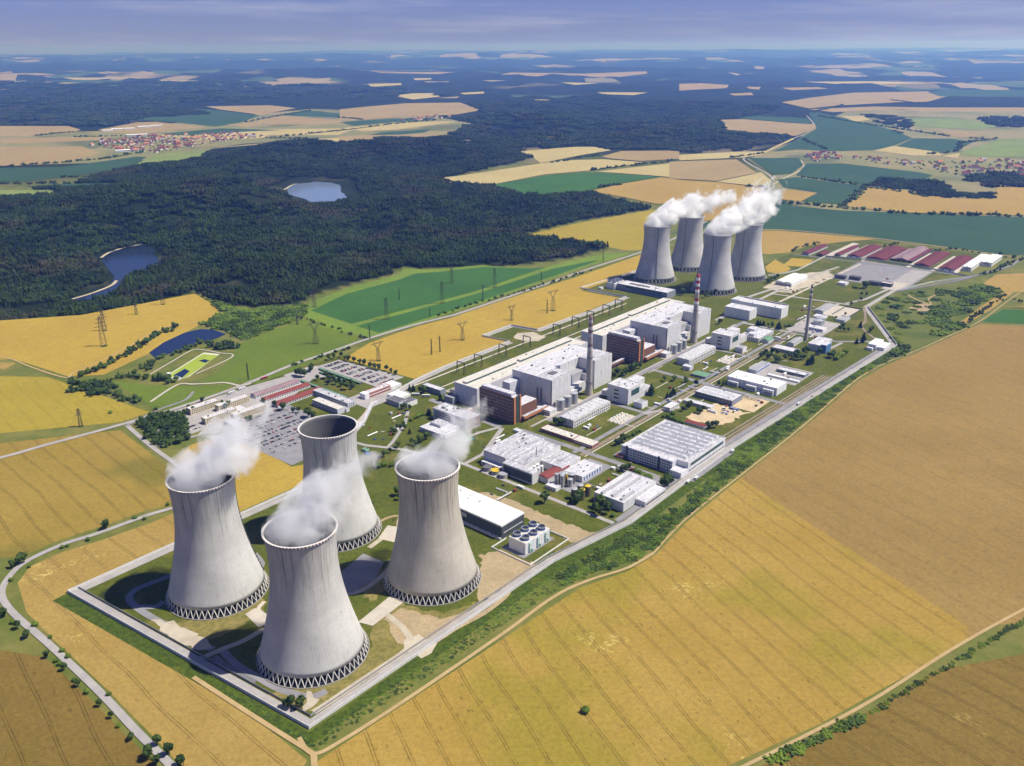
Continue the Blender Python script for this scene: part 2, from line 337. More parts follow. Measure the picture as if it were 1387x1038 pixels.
# ---- fields: (material, points in the view, level)
z5 = lambda *p: zoomed(0, 60, 3.015, p)
z6 = lambda *p: zoomed(460, 60, 3.015, p)
z7 = lambda *p: zoomed(920, 60, 2.97, p)
z0 = lambda *p: zoomed(0, 0, 1, p)
FIELDS = [
 ('wheat_near', z0((432, 1030), (520, 972), (640, 893), (720, 840), (785, 797), (850, 774), (888, 752), (932, 706), (1003, 648), (1310, 848), (1312, 866), (1230, 914), (1110, 981), (990, 1036), (880, 1130), (700, 1300), (330, 1300), (400, 1100))),
 ('wheat_brown', z0((1003, 648), (1062, 602), (1102, 569), (1162, 517), (1202, 494), (1242, 478), (1327, 439), (1387, 458), (1640, 560), (1900, 700), (1660, 730), (1387, 822), (1345, 847), (1312, 866), (1310, 848))),
 ('wheat_dark', z0((1030, 1038), (1100, 1004), (1180, 962), (1270, 908), (1387, 838), (1700, 700), (1900, 900), (1500, 1500), (960, 1200))),
 ('wheat_strip', z0((24, 790), (40, 768), (85, 748), (140, 731), (206, 708), (250, 688), (262, 700), (238, 737), (140, 780), (88, 803), (140, 842), (265, 921), (360, 985), (416, 1030), (390, 1080), (330, 1130), (245, 1038), (200, 990), (145, 934), (76, 870), (36, 830))),
 ('wheat_dark', z0((-20, 838), (60, 890), (120, 945), (172, 998), (214, 1038), (280, 1120), (100, 1300), (-300, 1300), (-400, 900), (-90, 800))),
 ('wheat_left', z0((-260, 690), (0, 629), (163, 583), (196, 608), (232, 638), (252, 658), (248, 680), (198, 692), (130, 716), (80, 732), (30, 754), (0, 775), (-60, 800), (-300, 860))),
 ('wheat_gold', z0((258, 603), (320, 584), (345, 603), (395, 633), (412, 629), (440, 640), (470, 660), (420, 651), (330, 691), (262, 725), (258, 690), (268, 656), (240, 622))),
 ('wheat_yellow', z0((-200, 500), (0, 506), (65, 511), (120, 530), (203, 559), (163, 572), (0, 612), (-260, 690))),
 ('wheat_gold', z0((-200, 478), (0, 452), (110, 427), (264, 398), (284, 410), (303, 424), (262, 445), (200, 480), (140, 508), (92, 510), (20, 487), (-100, 492))),
 ('wheat_strip', z0((-160, 500), (0, 487), (22, 492), (8, 500), (-100, 505))),
 ('meadow', z0((326, 466), (408, 432), (440, 440), (492, 462), (440, 484), (390, 505), (350, 520), (300, 519), (268, 521), (300, 500))),
 ('meadow', z0((150, 516), (205, 522), (264, 524), (318, 520), (296, 533), (236, 553), (212, 556), (198, 546))),
 ('crop_edge', z0((408, 426), (420, 410), (475, 389), (541, 372), (546, 364), (580, 366), (655, 359), (668, 361), (730, 364), (780, 352), (822, 343), (858, 343), (800, 360), (740, 380), (640, 415), (560, 440), (502, 459), (440, 444))),
 ('crop_green', z0((421, 421), (470, 398), (541, 379), (562, 371), (600, 368), (657, 362), (716, 364), (740, 362), (640, 396), (476, 439))),
 ('crop_green', z0((482, 442), (640, 400), (750, 364), (812, 352), (800, 357), (730, 381), (640, 412), (514, 451))),
 ('wheat_gold', z0((466, 486), (500, 465), (560, 444), (610, 431), (700, 401), (780, 376), (860, 348), (905, 332), (905, 350), (861, 368), (800, 390), (786, 394), (840, 404), (774, 430), (728, 446), (692, 440), (652, 455), (690, 463), (602, 497), (562, 514))),
 ('wheat_yellow', z0((716, 318), (790, 301), (885, 284), (905, 290), (908, 322), (870, 339), (850, 340), (800, 330), (760, 324))),
 ('wheat_plain', z0((1036, 313), (1060, 313), (1190, 324), (1150, 327), (1094, 333), (1068, 342), (1040, 345), (1010, 340), (1005, 318))),
 ('wheat_gold', z0((1060, 360), (1072, 350), (1103, 352), (1090, 362))), ('wheat_gold', z0((1036, 362), (1050, 352), (1072, 364), (1060, 372), (1040, 369))),
 ('crop_teal', z0((905, 318), (964, 300), (1050, 262), (1075, 280), (1140, 284), (1387, 303), (1640, 325), (1640, 372), (1387, 350), (1350, 345), (1258, 333), (1152, 320), (1054, 312), (985, 306))),
 ('wheat_plain', z0((1330, 385), (1350, 372), (1387, 358), (1640, 330), (1640, 390), (1387, 394), (1345, 396))),
 ('wheat_plain', z0((1300, 437), (1330, 415), (1360, 395), (1373, 396), (1345, 418), (1310, 439))),
 ('crop_green', z0((1330, 436), (1358, 420), (1387, 428), (1640, 480), (1640, 520), (1387, 455))),
 ('wheat_plain', z0((1362, 416), (1387, 405), (1640, 400), (1640, 440), (1387, 424))),
 # far, beyond the reservoir valley
 ('plateau', z0((-250, 236), (0, 232), (178, 220), (330, 195), (480, 187), (600, 185), (640, 168), (560, 152), (420, 148), (300, 160), (140, 178), (0, 180), (-250, 182))),
 ('plateau', z0((1052, 262), (1046, 236), (1012, 216), (1080, 190), (1105, 168), (1150, 150), (1640, 138), (1640, 330), (1387, 304), (1140, 286), (1078, 280))),
 ('wheat_far', z5((0, 335), (280, 335), (330, 350), (280, 365), (100, 375), (0, 390))), ('wheat_far', z5((400, 350), (560, 320), (640, 318), (840, 340), (700, 352), (560, 365), (440, 362))),
 ('wheat_far', z5((0, 397), (430, 380), (440, 390), (230, 402), (0, 412))), ('wheat_far', z5((0, 427), (330, 417), (410, 445), (300, 478), (60, 498), (0, 490))),
 ('crop_teal', z5((0, 518), (250, 503), (560, 460), (600, 462), (520, 505), (300, 540), (100, 562), (0, 568))), ('crop_teal', z5((560, 310), (720, 262), (860, 267), (1060, 292), (980, 322), (880, 338), (700, 318))),
 ('wheat_far', z5((840, 255), (1100, 250), (1210, 262), (1065, 289), (900, 268))), ('wheat_far', z5((930, 328), (1060, 318), (1080, 330), (1000, 338))),
 ('wheat_far', z5((1040, 312), (1150, 292), (1380, 310), (1440, 325), (1100, 330))), ('crop_teal', z5((1140, 290), (1250, 270), (1440, 288), (1440, 304), (1180, 293))),
 ('wheat_pale', z5((600, 372), (1000, 350), (1380, 345), (1440, 352), (1380, 372), (1100, 372), (1070, 385), (800, 392))),
 ('crop_teal', z5((640, 368), (900, 345), (1160, 352), (1000, 358), (760, 374))),
 ('meadow_far', z5((555, 490), (640, 452), (860, 430), (820, 465), (700, 492))), ('wheat_pale', z5((860, 428), (1000, 412), (1380, 382), (1500, 395), (1440, 412), (1250, 400), (1060, 410))),
 ('meadow_far', z5((0, 597), (200, 597), (250, 607), (200, 620), (0, 635))), ('crop_teal', z5((100, 583), (250, 572), (510, 568), (500, 578), (300, 588))),
 ('wheat_pale', z5((0, 152), (160, 151), (320, 162), (0, 171))), ('wheat_pale', z5((255, 137), (570, 137), (560, 142), (300, 146))), ('wheat_pale', z5((570, 147), (930, 150), (900, 157), (600, 154))),
 ('wheat_far', z5((720, 100), (850, 103), (780, 108))), ('wheat_far', z5((980, 212), (1090, 219), (1000, 225))), ('wheat_far', z5((1170, 186), (1340, 181), (1250, 191))),
 ('crop_teal', z5((170, 148), (420, 147), (600, 153), (330, 158))), ('wheat_far', z5((600, 168), (730, 164), (640, 172))), ('wheat_far', z5((0, 118), (170, 119), (230, 125), (60, 131), (0, 129))),
 ('wheat_pale', z5((1330, 77), (1440, 78), (1420, 82))), ('wheat_far', z5((860, 122), (960, 124), (900, 128))), ('wheat_far', z5((1250, 95), (1420, 96), (1387, 103))),
 ('wheat_far', z6((0, 267), (100, 257), (270, 242), (490, 239), (540, 256), (580, 270), (480, 288), (250, 298), (100, 310), (0, 313))), ('wheat_pale', z6((220, 211), (300, 201), (390, 201), (410, 215), (300, 227))),
 ('wheat_far', z6((390, 221), (490, 214), (480, 221))), ('wheat_pale', z6((490, 200), (590, 194), (590, 202), (510, 206))),
 ('wheat_far', z6((630, 130), (700, 116), (1000, 121), (1250, 111), (1260, 120), (1150, 134), (900, 135))), ('wheat_far', z6((0, 105), (250, 111), (480, 114), (530, 108), (400, 123), (0, 114))),
 ('wheat_pale', z6((900, 156), (1060, 160), (960, 167))), ('wheat_pale', z6((1050, 197), (1260, 198), (1200, 209), (1080, 205))), ('crop_teal', z6((580, 285), (620, 279), (670, 288), (640, 293))),
 ('wheat_pale', z6((115, 163), (250, 160), (255, 167), (130, 175))), ('wheat_pale', z6((300, 140), (370, 139), (380, 144), (310, 148))), ('wheat_far', z6((340, 152), (450, 153), (440, 158), (360, 158))),
 ('wheat_far', z6((0, 377), (120, 372), (300, 369), (480, 375), (430, 389), (150, 385), (110, 413), (-10, 410))), ('crop_teal', z6((120, 373), (170, 361), (370, 349), (350, 361), (250, 371))),
 ('wheat_pale', z6((0, 345), (200, 325), (420, 315), (480, 318), (380, 330), (240, 350), (100, 357))), ('crop_teal', z6((0, 320), (100, 312), (300, 303), (400, 308), (180, 323), (60, 335))),
 ('wheat_pale', z6((775, 226), (870, 228), (865, 235), (790, 233))), ('wheat_pale', z6((580, 148), (680, 149), (620, 153))), ('wheat_far', z6((690, 104), (770, 100), (760, 108))),
 ('wheat_pale', z6((720, 440), (960, 421), (1060, 421), (1110, 435), (990, 454), (820, 488), (790, 465))), ('wheat_far', z6((1070, 460), (1150, 438), (1387, 436), (1387, 470), (1230, 479), (1100, 468))),
 ('wheat_pale', z6((415, 548), (480, 541), (680, 511), (900, 477), (1080, 472), (1250, 485), (1010, 519), (840, 533), (620, 576), (460, 570))),
 ('crop_green', z6((612, 578), (860, 536), (1010, 524), (1308, 543), (1160, 568), (1020, 598), (830, 624), (720, 608))),
 ('wheat_plain', z6((1022, 602), (1160, 571), (1312, 546), (1420, 560), (1480, 580), (1460, 640), (1387, 650), (1290, 655), (1150, 625))), ('wheat_pale', z6((1050, 522), (1387, 484), (1440, 490), (1420, 552), (1310, 541))),
 ('wheat_far', z7((165, 305), (260, 303), (420, 316), (545, 326), (550, 340), (470, 370), (330, 365), (190, 345))), ('crop_teal', z7((230, 298), (320, 290), (520, 300), (535, 322), (420, 314))),
 ('crop_teal', z7((520, 278), (560, 275), (720, 312), (860, 347), (940, 380), (850, 414), (780, 428), (620, 432), (480, 425), (380, 433), (470, 387), (555, 340))),
 ('crop_teal', z7((945, 380), (1100, 382), (1180, 396), (1120, 428), (1060, 437), (872, 414))), ('wheat_pale', z7((782, 430), (862, 411), (1060, 438), (1050, 450), (940, 450))),
 ('meadow_far', z7((1140, 430), (1290, 387), (1387, 347), (1387, 455), (1240, 455), (1130, 446))),
 ('wheat_far', z7((410, 235), (530, 216), (700, 196), (1000, 191), (1080, 210), (1000, 233), (880, 235), (640, 248), (520, 259))), ('crop_teal', z7((1000, 195), (1080, 184), (1387, 188), (1387, 220), (1050, 211))),
 ('wheat_far', z7((520, 263), (780, 252), (1000, 256), (1387, 256), (1387, 274), (960, 274), (900, 263), (620, 275))), ('wheat_pale', z7((650, 291), (740, 291), (770, 305), (710, 314))),
 ('meadow_far', z7((900, 300), (1100, 300), (1300, 330), (1200, 345), (960, 335))), ('wheat_far', z7((1040, 352), (1150, 352), (1230, 372), (1120, 376))),
 ('wheat_far', z7((0, 160), (90, 158), (200, 165), (190, 178), (60, 184), (0, 188))), ('wheat_far', z7((270, 172), (330, 173), (320, 184), (280, 180))), ('wheat_pale', z7((500, 152), (800, 150), (1040, 158), (700, 165))),
 ('wheat_pale', z7((190, 112), (250, 122), (230, 125))), ('wheat_pale', z7((1330, 150), (1387, 150), (1387, 155))), ('wheat_far', z7((410, 176), (560, 174), (600, 180), (450, 186))), ('wheat_far', z7((200, 200), (290, 196), (300, 206), (220, 208))),
 ('crop_teal', z7((280, 460), (480, 460), (500, 488), (450, 523), (380, 528))), ('crop_teal', z7((470, 530), (512, 482), (660, 482), (960, 517), (1020, 530), (960, 558), (800, 570), (760, 572))),
 ('crop_teal', z7((395, 547), (470, 537), (745, 574), (660, 648), (492, 635), (560, 600), (420, 578))),
 ('wheat_plain', z7((664, 655), (750, 577), (930, 592), (1070, 622), (1260, 626), (1280, 578), (1387, 582), (1387, 712), (900, 680))),
 ('wheat_far', z7((-40, 475), (230, 466), (310, 520), (150, 553), (-40, 543))), ('wheat_pale', z7((150, 556), (330, 518), (372, 555), (350, 578))), ('wheat_plain', z7((-40, 548), (150, 558), (345, 582), (310, 610), (130, 713), (-40, 713))),
 ('wheat_plain', z7((420, 587), (555, 601), (488, 636), (410, 628))), ('wheat_pale', z7((0, 447), (240, 435), (345, 432), (455, 380), (462, 384), (330, 448), (260, 458), (0, 470))), ('wheat_pale', z7((1052, 453), (1130, 440), (1118, 462))),
]
FPOLY = [[g(x, y) for x, y in pts] for _, pts in FIELDS]

def height(x, y):
    h = np.zeros(x.shape)
    fd = np.full(x.shape, 1e9)
    for P in FPOLY:
        d = seg_dist(x, y, P); d[in_poly(x, y, P)] = 0; fd = np.minimum(fd, d)
    r = np.hypot(x, y); u = (x - ORG[0]) * UX + (y - ORG[1]) * UY; v = (x - ORG[0]) * UY - (y - ORG[1]) * UX
    plant = np.hypot(np.maximum(np.maximum(-500 - u, u - 2200), 0), np.maximum(np.maximum(-700 - v, v - 900), 0))
    fd = np.minimum(fd, plant); fade = sstep(fd, 30, 420)
    n = fbm(x / 900, y / 900) - .47
    h += fade * n * np.where(r < 5500, 110, 140) + sstep(fd, 60, 300) * (np.abs(fbm(x / 520 + 3, y / 520 - 8, 3) - .44) * -260 + 16) * np.where(r < 6500, 1, .5)
    for (cx, cy), rad, amp in HILLS:
        h += fade * amp * np.exp(-((x - cx) ** 2 + (y - cy) ** 2) / (2 * rad * rad))
    ridge = fbm(x / 6500 + 5, y / 3200 + 2, 4) - .45
    h += sstep(r, 9000, 17000) * sstep(fd, 0, 900) * ridge * 330
    h += sstep(r, 22000, 42000) * (150 + 280 * (fbm(x / 9000 + 40, y / 9000, 4) - .45))
    for P in LAKES:
        d = seg_dist(x, y, P); ins = in_poly(x, y, P); d = np.where(ins, 0, d)
        w = sstep(d, 0, 300); h = h * w + WATER_Z * (1 - w) + np.where(ins, -3.0, 0)
    return h
near_wood = [g(*q) for q in [(-260, 448), (0, 442), (110, 422), (265, 393), (310, 412), (345, 418), (405, 412), (425, 400), (538, 368), (546, 362), (600, 364), (690, 360), (760, 352), (822, 338), (800, 328), (740, 322), (712, 317), (780, 300), (886, 283), (850, 276), (800, 262), (735, 262), (690, 258), (640, 250), (600, 242), (690, 222), (735, 212), (700, 200), (600, 195), (480, 192), (400, 196), (320, 202), (250, 212), (185, 226), (80, 253), (0, 262), (-300, 275)]]
# one sheet to the horizon, finer near the plant
rad = [6.0, 120.0, 250.0] + list(np.geomspace(330, 75000, 400)); angs = np.radians(np.linspace(-78, 78, 420))
RR, AA = np.meshgrid(rad, angs, indexing='ij'); GX, GY = RR * np.sin(AA), RR * np.cos(AA); GZ = height(GX, GY)
nr, na = GX.shape; idx = np.arange(nr * na).reshape(nr, na)
faces = np.stack([idx[:-1, :-1], idx[:-1, 1:], idx[1:, 1:], idx[1:, :-1]], -1).reshape(-1, 4)
me = bpy.data.meshes.new('ground'); me.vertices.add(nr * na); me.vertices.foreach_set('co', np.stack([GX, GY, GZ], -1).ravel())
me.loops.add(faces.size); me.loops.foreach_set('vertex_index', faces[:, ::-1].ravel()); me.polygons.add(len(faces)); me.polygons.foreach_set('loop_start', np.arange(0, faces.size, 4))
me.update(calc_edges=True); me.polygons.foreach_set('use_smooth', [True] * len(faces)); me.materials.append(M['ground'])
at_ = me.attributes.new('woodland', 'FLOAT', 'POINT'); at_.data.foreach_set('value', in_poly(GX.ravel(), GY.ravel(), near_wood).astype(np.float32))
ground = put('ground', me); ground['kind'] = 'structure'
if me.polygons[100].normal.z < 0: me.flip_normals()
def hz(x, y): return height(np.atleast_1d(np.asarray(x, float)), np.atleast_1d(np.asarray(y, float)))

for i, ((m, pts), P) in enumerate(zip(FIELDS, FPOLY)):
    mesh_sheet('field', P, (.10 + .012 * i) if i < 24 else .6 + .02 * i, M[m])

# ---- water
k = NT('water'); w1 = k.noise(k.pos(), .12, 3, .6); M['water'] = k.bsdf((.012, .021, .048), .1, spec=.3, bump=w1, strength=.08, dist=.3)
k = NT('water_pale'); M['water_pale'] = k.bsdf((.16, .21, .31), .12, spec=.5, bump=k.noise(k.pos(), .1, 3), strength=.06, dist=.3)  # second lake: bright sky reflection painted into its base colour
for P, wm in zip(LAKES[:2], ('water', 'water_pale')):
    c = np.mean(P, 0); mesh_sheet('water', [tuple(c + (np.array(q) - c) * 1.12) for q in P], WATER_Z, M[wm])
k = NT('pond_water'); M['pond_water'] = k.bsdf((.010, .019, .052), .15, spec=.35, bump=k.noise(k.pos(), .3, 3), strength=.05, dist=.2)
mesh_sheet('water', [g(*q) for q in [(202, 478), (222, 464), (250, 451), (272, 446), (290, 447), (306, 453), (292, 459), (268, 466), (232, 478), (212, 487)]], .35, M['pond_water'], 'dark blue pond beside the wheat field')
# sandy reservoir shores, where the water stands low
simple('shore', (.42, .36, .25), .95, .3, .05)
for pts in ([(98, 405), (125, 397), (150, 387), (158, 380)], [(137, 349), (148, 342), (170, 335), (192, 331)], [(385, 257), (397, 250), (408, 247)]):
    strip('shore', [g(x, y, WATER_Z + 1) for x, y in pts], 8, WATER_Z + .9, M['shore'])

LAY[1] = .0035
# ---- roads outside the plant
def road(pts, w, m='asphalt', z=.75, name='road', smooth=True, label=None): return strip(name, [g(*q) for q in pts], w, z, M[m], label, smooth=smooth)
road([(330, 1140), (232, 1038), (186, 992), (133, 936), (66, 873), (20, 833), (3, 808), (9, 787), (33, 763), (83, 739), (133, 723), (199, 699), (240, 686), (262, 668), (258, 648), (239, 630), (206, 606), (172, 577)], 6.5, 'asphalt_pale')
road([(-260, 690), (0, 621), (60, 604), (120, 588), (178, 572), (210, 563), (250, 550), (300, 533), (345, 516), (398, 494), (440, 480), (500, 459), (560, 441), (603, 430), (625, 424), (720, 392), (800, 364), (868, 342), (908, 326), (963, 297), (1010, 274), (1040, 259), (1049, 249), (1041, 237), (1007, 216), (1031, 208), (1075, 188), (1103, 173), (1093, 157)], 8, 'asphalt_pale', .8)
road([(172, 577), (214, 556), (250, 543), (262, 531)], 5, 'asphalt')
road([(205, 607), (228, 601), (270, 590), (300, 580), (330, 566)], 5, 'asphalt_pale', .82)
road([(-100, 470), (0, 483), (40, 497), (72, 508), (92, 512), (100, 505), (130, 493), (165, 475), (210, 450), (240, 441), (270, 437), (318, 452)], 3.5, 'track', .78, 'path')
road([(204, 545), (240, 522), (262, 521), (285, 520), (305, 519), (326, 523), (340, 520)], 4.5, 'concrete_path', .78, 'path')
road([(203, 508), (232, 491), (256, 477), (270, 474), (300, 479), (315, 481), (308, 488), (266, 507)], 3, 'concrete_path', .8, 'path')
road([(1007, 216), (1050, 212), (1110, 205)], 6, 'asphalt', 1.5); road([(1048, 250), (1062, 242), (1075, 236), (1088, 228), (1085, 218)], 7, 'concrete_path', 1.5)
road([(963, 297), (990, 312), (1054, 311.5), (1152, 319.5), (1258, 332.5), (1350, 345), (1387, 350), (1500, 362)], 6, 'track', .7, 'path')
road([(405, 1000), (425, 1022), (470, 1000), (560, 942), (680, 860), (752, 808), (800, 786), (850, 770), (885, 750)], 3.6, 'track', .72, 'path')
road([(885, 750), (930, 703), (1000, 647), (1060, 600), (1100, 567), (1160, 515), (1200, 492), (1240, 476), (1280, 458), (1328, 435), (1380, 398), (1420, 380)], 2, 'track', .72, 'path')
road([(425, 1022), (380, 994), (330, 962), (262, 918)], 4, 'track', .72, 'path'); road([(425, 1022), (428, 1060), (440, 1130)], 5, 'track', .74, 'path')
road([(985, 1050), (1080, 1003), (1180, 950), (1290, 880), (1387, 826), (1500, 770)], 3, 'track', .74, 'path')
road([(1213, 395), (1250, 389), (1300, 380), (1330, 371), (1345, 368)], 9, 'asphalt_dark', .8); road([(1345, 368), (1370, 360), (1387, 350), (1450, 330)], 6, 'asphalt', .82)
road([(1228, 399), (1236, 404), (1250, 410), (1262, 414)], 4, 'track', .74, 'path'); road([(1262, 414), (1258, 405), (1268, 400)], 3, 'track', .75, 'path')
mesh_sheet('dirt', [g(*q) for q in [(1230, 418), (1245, 411), (1256, 412), (1271, 419), (1266, 422), (1244, 422)]], .5, M['dirt'])
mesh_sheet('scrub', [g(*q) for q in [(1216, 470), (1178, 418), (1217, 396), (1260, 390), (1330, 384), (1356, 394), (1300, 436), (1312, 440), (1240, 476), (1206, 490)]], .2, M['scrub_ground'])

LAY[:] = [0.0, 0.0]
# ---- foliage
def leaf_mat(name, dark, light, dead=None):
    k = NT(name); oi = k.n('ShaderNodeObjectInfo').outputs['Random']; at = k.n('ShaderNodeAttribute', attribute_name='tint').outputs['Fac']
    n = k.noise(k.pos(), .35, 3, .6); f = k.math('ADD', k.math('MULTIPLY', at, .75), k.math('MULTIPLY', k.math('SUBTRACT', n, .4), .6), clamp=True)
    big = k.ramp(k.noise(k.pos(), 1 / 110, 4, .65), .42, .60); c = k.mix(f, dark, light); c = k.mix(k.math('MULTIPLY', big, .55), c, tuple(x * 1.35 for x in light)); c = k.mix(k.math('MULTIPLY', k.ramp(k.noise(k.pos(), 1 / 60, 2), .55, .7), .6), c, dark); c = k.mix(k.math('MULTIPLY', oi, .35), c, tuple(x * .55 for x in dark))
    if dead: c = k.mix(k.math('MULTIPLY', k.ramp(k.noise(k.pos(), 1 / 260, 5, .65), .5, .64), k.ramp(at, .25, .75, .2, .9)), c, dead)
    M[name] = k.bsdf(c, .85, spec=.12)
leaf_mat('forest_leaf', (.003, .009, .0025), (.033, .058, .010), (.058, .046, .027))
leaf_mat('leaf', (.016, .035, .010), (.062, .098, .020)); leaf_mat('leaf_bright', (.045, .090, .010), (.135, .190, .024)); leaf_mat('needle', (.010, .026, .014), (.03, .055, .022))
simple('bark', (.10, .075, .055), .9)
def ico(r, sub=1):
    b = bmesh.new(); bmesh.ops.create_icosphere(b, subdivisions=sub, radius=r); v = [tuple(q.co) for q in b.verts]; f = [tuple(q.index for q in p.verts) for p in b.faces]; b.free(); return np.array(v), f
ICO1 = ico(1, 1)
def add_tint(me, tint):
    a = me.attributes.new('tint', 'FLOAT', 'POINT'); a.data.foreach_set('value', tint)
def wood_patch(size, spacing, hmin, hmax, conifer, rs, mat):
    r = np.random.default_rng(rs); V, F, T = [], [], []; n = int(size / spacing)
    for i in range(n):
        for j in range(n):
            x = (i + .5 + r.uniform(-.4, .4)) * spacing - size / 2; y = (j + .5 + r.uniform(-.4, .4)) * spacing - size / 2
            h = r.uniform(hmin, hmax); t = r.random(); o = sum(len(q) for q in V)
            if r.random() < conifer:
                m = 7; rr = spacing * r.uniform(.42, .6); a = np.arange(m) * 2 * math.pi / m + r.random()
                ring = lambda rad, z: np.stack([x + rad * np.cos(a) * r.uniform(.75, 1.2, m), y + rad * np.sin(a) * r.uniform(.75, 1.2, m), np.full(m, z)], 1)
                V.append(np.concatenate([ring(rr, h * .12), ring(rr * .62, h * .45), ring(rr * .36, h * .75), [[x, y, h * 1.12]]]))
                for q in range(2):
                    for s in range(m): F.append((o + q * m + s, o + q * m + (s + 1) % m, o + q * m + m + (s + 1) % m, o + q * m + m + s))
                for s in range(m): F.append((o + 2 * m + s, o + 2 * m + (s + 1) % m, o + 3 * m))
                T.append(np.full(3 * m + 1, t * .5))
            else:
                v = ICO1[0] * r.uniform(.72, 1.22, (len(ICO1[0]), 1)); rr = spacing * r.uniform(.5, .78)
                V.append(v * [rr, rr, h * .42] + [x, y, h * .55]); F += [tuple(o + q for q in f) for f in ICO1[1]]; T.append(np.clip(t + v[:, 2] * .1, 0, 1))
    me = bpy.data.meshes.new('wood_patch'); me.from_pydata(np.concatenate(V).tolist(), [], F); me.materials.append(mat); add_tint(me, np.concatenate(T).astype(np.float32)); return me
def patch_collection(name, spec):
    c = bpy.data.collections.new(name)
    for i, s in enumerate(spec): c.objects.link(bpy.data.objects.new('%s_%d' % (name, i), wood_patch(*s)))
    return c
PC = {'wood': patch_collection('wood', [(40, 7, 9, 17, .45, i, M['forest_leaf']) for i in range(4)] + [(40, 6, 8, 15, .1, 10 + i, M['forest_leaf']) for i in range(3)]),
      'bush': patch_collection('bush', [(14, 2.4, 1.0, 3.0, 0, 20 + i, M['leaf_bright']) for i in range(4)] + [(14, 3.2, 1.6, 4.0, 0, 30 + i, M['leaf']) for i in range(2)]),
      'row': patch_collection('row', [(16, 6, 5, 11, .1, 40 + i, M['leaf']) for i in range(4)])}
def scatter_group(col):
    t = bpy.data.node_groups.new('scatter_' + col.name, 'GeometryNodeTree')
    t.interface.new_socket('Geometry', in_out='INPUT', socket_type='NodeSocketGeometry'); t.interface.new_socket('Geometry', in_out='OUTPUT', socket_type='NodeSocketGeometry')
    n = t.nodes.new; i, o = n('NodeGroupInput'), n('NodeGroupOutput'); inst = n('GeometryNodeInstanceOnPoints'); ci = n('GeometryNodeCollectionInfo')
    ci.inputs['Collection'].default_value = col; ci.inputs['Separate Children'].default_value = True; ci.inputs['Reset Children'].default_value = True
    def at(nm, ty): a = n('GeometryNodeInputNamedAttribute'); a.data_type = ty; a.inputs['Name'].default_value = nm; return a.outputs['Attribute']
    t.links.new(i.outputs[0], inst.inputs['Points']); t.links.new(ci.outputs[0], inst.inputs['Instance']); inst.inputs['Pick Instance'].default_value = True
    t.links.new(at('pick', 'INT'), inst.inputs['Instance Index']); t.links.new(at('rot', 'FLOAT_VECTOR'), inst.inputs['Rotation']); t.links.new(at('size', 'FLOAT_VECTOR'), inst.inputs['Scale'])
    t.links.new(inst.outputs[0], o.inputs[0]); return t
SG = {k2: scatter_group(c) for k2, c in PC.items()}
def scatter(name, kindof, P, label, smin=.85, smax=1.2, zs=1.0, flat=1.0):
    P = np.asarray(P, float)
    if len(P) == 0: return
    me = bpy.data.meshes.new(name); me.from_pydata(P.tolist(), [], []); n = len(P)
    s = rng.uniform(smin, smax, n)[:, None] * np.array([flat, flat, zs])
    for nm, ty, key, dat in (('pick', 'INT', 'value', rng.integers(0, len(PC[kindof].objects), n).astype(np.int32)), ('rot', 'FLOAT_VECTOR', 'vector', np.stack([np.zeros(n), np.zeros(n), rng.uniform(0, 6.28, n)], 1).ravel()), ('size', 'FLOAT_VECTOR', 'vector', s.ravel())):
        me.attributes.new(nm, ty, 'POINT').data.foreach_set(key, dat)
    o = put(name, me); md = o.modifiers.new('scatter', 'NODES'); md.node_group = SG[kindof]
    return tag(o, label, None, None, 'stuff')
def fill(poly, sp, avoid=(), margin=0, keep=1.0, thin=None):
    P = np.array(poly); x0, y0 = P.min(0); x1, y1 = P.max(0); X, Y = np.meshgrid(np.arange(x0, x1, sp), np.arange(y0, y1, sp))
    X = X.ravel() + rng.uniform(-.45, .45, X.size) * sp; Y = Y.ravel() + rng.uniform(-.45, .45, Y.size) * sp
    ok = in_poly(X, Y, poly)
    if margin: ok &= seg_dist(X, Y, poly) > margin
    for q, mg in avoid:
        ok &= ~in_poly(X, Y, q)
        if mg: ok &= seg_dist(X, Y, q) > mg
    if keep < 1: ok &= rng.random(X.size) < keep
    if thin: ok &= fbm(X / thin, Y / thin, 3) > (.40 if thin < 100 else .22)
    X, Y = X[ok], Y[ok]; return np.stack([X, Y, hz(X, Y)], 1)
def along(pts, sp, jit=3, w=0, zg=False):
    P = np.array([g(*q) for q in pts]); out = []
    for a, b in zip(P[:-1], P[1:]):
        n = max(1, int(np.hypot(*(b - a)) / sp))
        for t in (np.arange(n) + .5) / n: out.append(a + (b - a) * t + rng.uniform(-jit, jit, 2) + (rng.uniform(-w, w, 2) if w else 0))
    out = np.array(out); return np.column_stack([out, np.full(len(out), .1)])
far_fields = [(P, 12) for (m, _), P in zip(FIELDS, FPOLY)]
lake_av = [(P, mg) for P, mg in zip(LAKES, (26, 80, 26))]
def wood_avoid(poly):
    """fields that reach into this wood"""
    c = np.array(poly); lo, hi = c.min(0), c.max(0); r = []
    for P, mg in far_fields:
        q = np.array(P)
        if (q.min(0) < hi).all() and (q.max(0) > lo).all(): r.append((P, mg))
    return r
scatter('forest', 'wood', fill(near_wood, 30, wood_avoid(near_wood) + lake_av, 12, 1.0, 210), 'dark mixed forest covering the slopes round the reservoir', .85, 1.25)
gorge = [g(*q) for q in [(470, 190), (600, 194), (690, 199), (740, 206), (840, 203), (940, 208), (1060, 194), (1072, 187), (990, 180), (975, 166), (1040, 152), (1060, 146), (940, 140), (800, 132), (700, 132), (630, 142), (655, 155), (600, 165), (610, 185), (520, 186)]]
scatter('forest', 'wood', fill(gorge, 62, wood_avoid(gorge), 20), 'blue green woods in the winding gorge beyond the fields', 1.5, 2.3, .62)
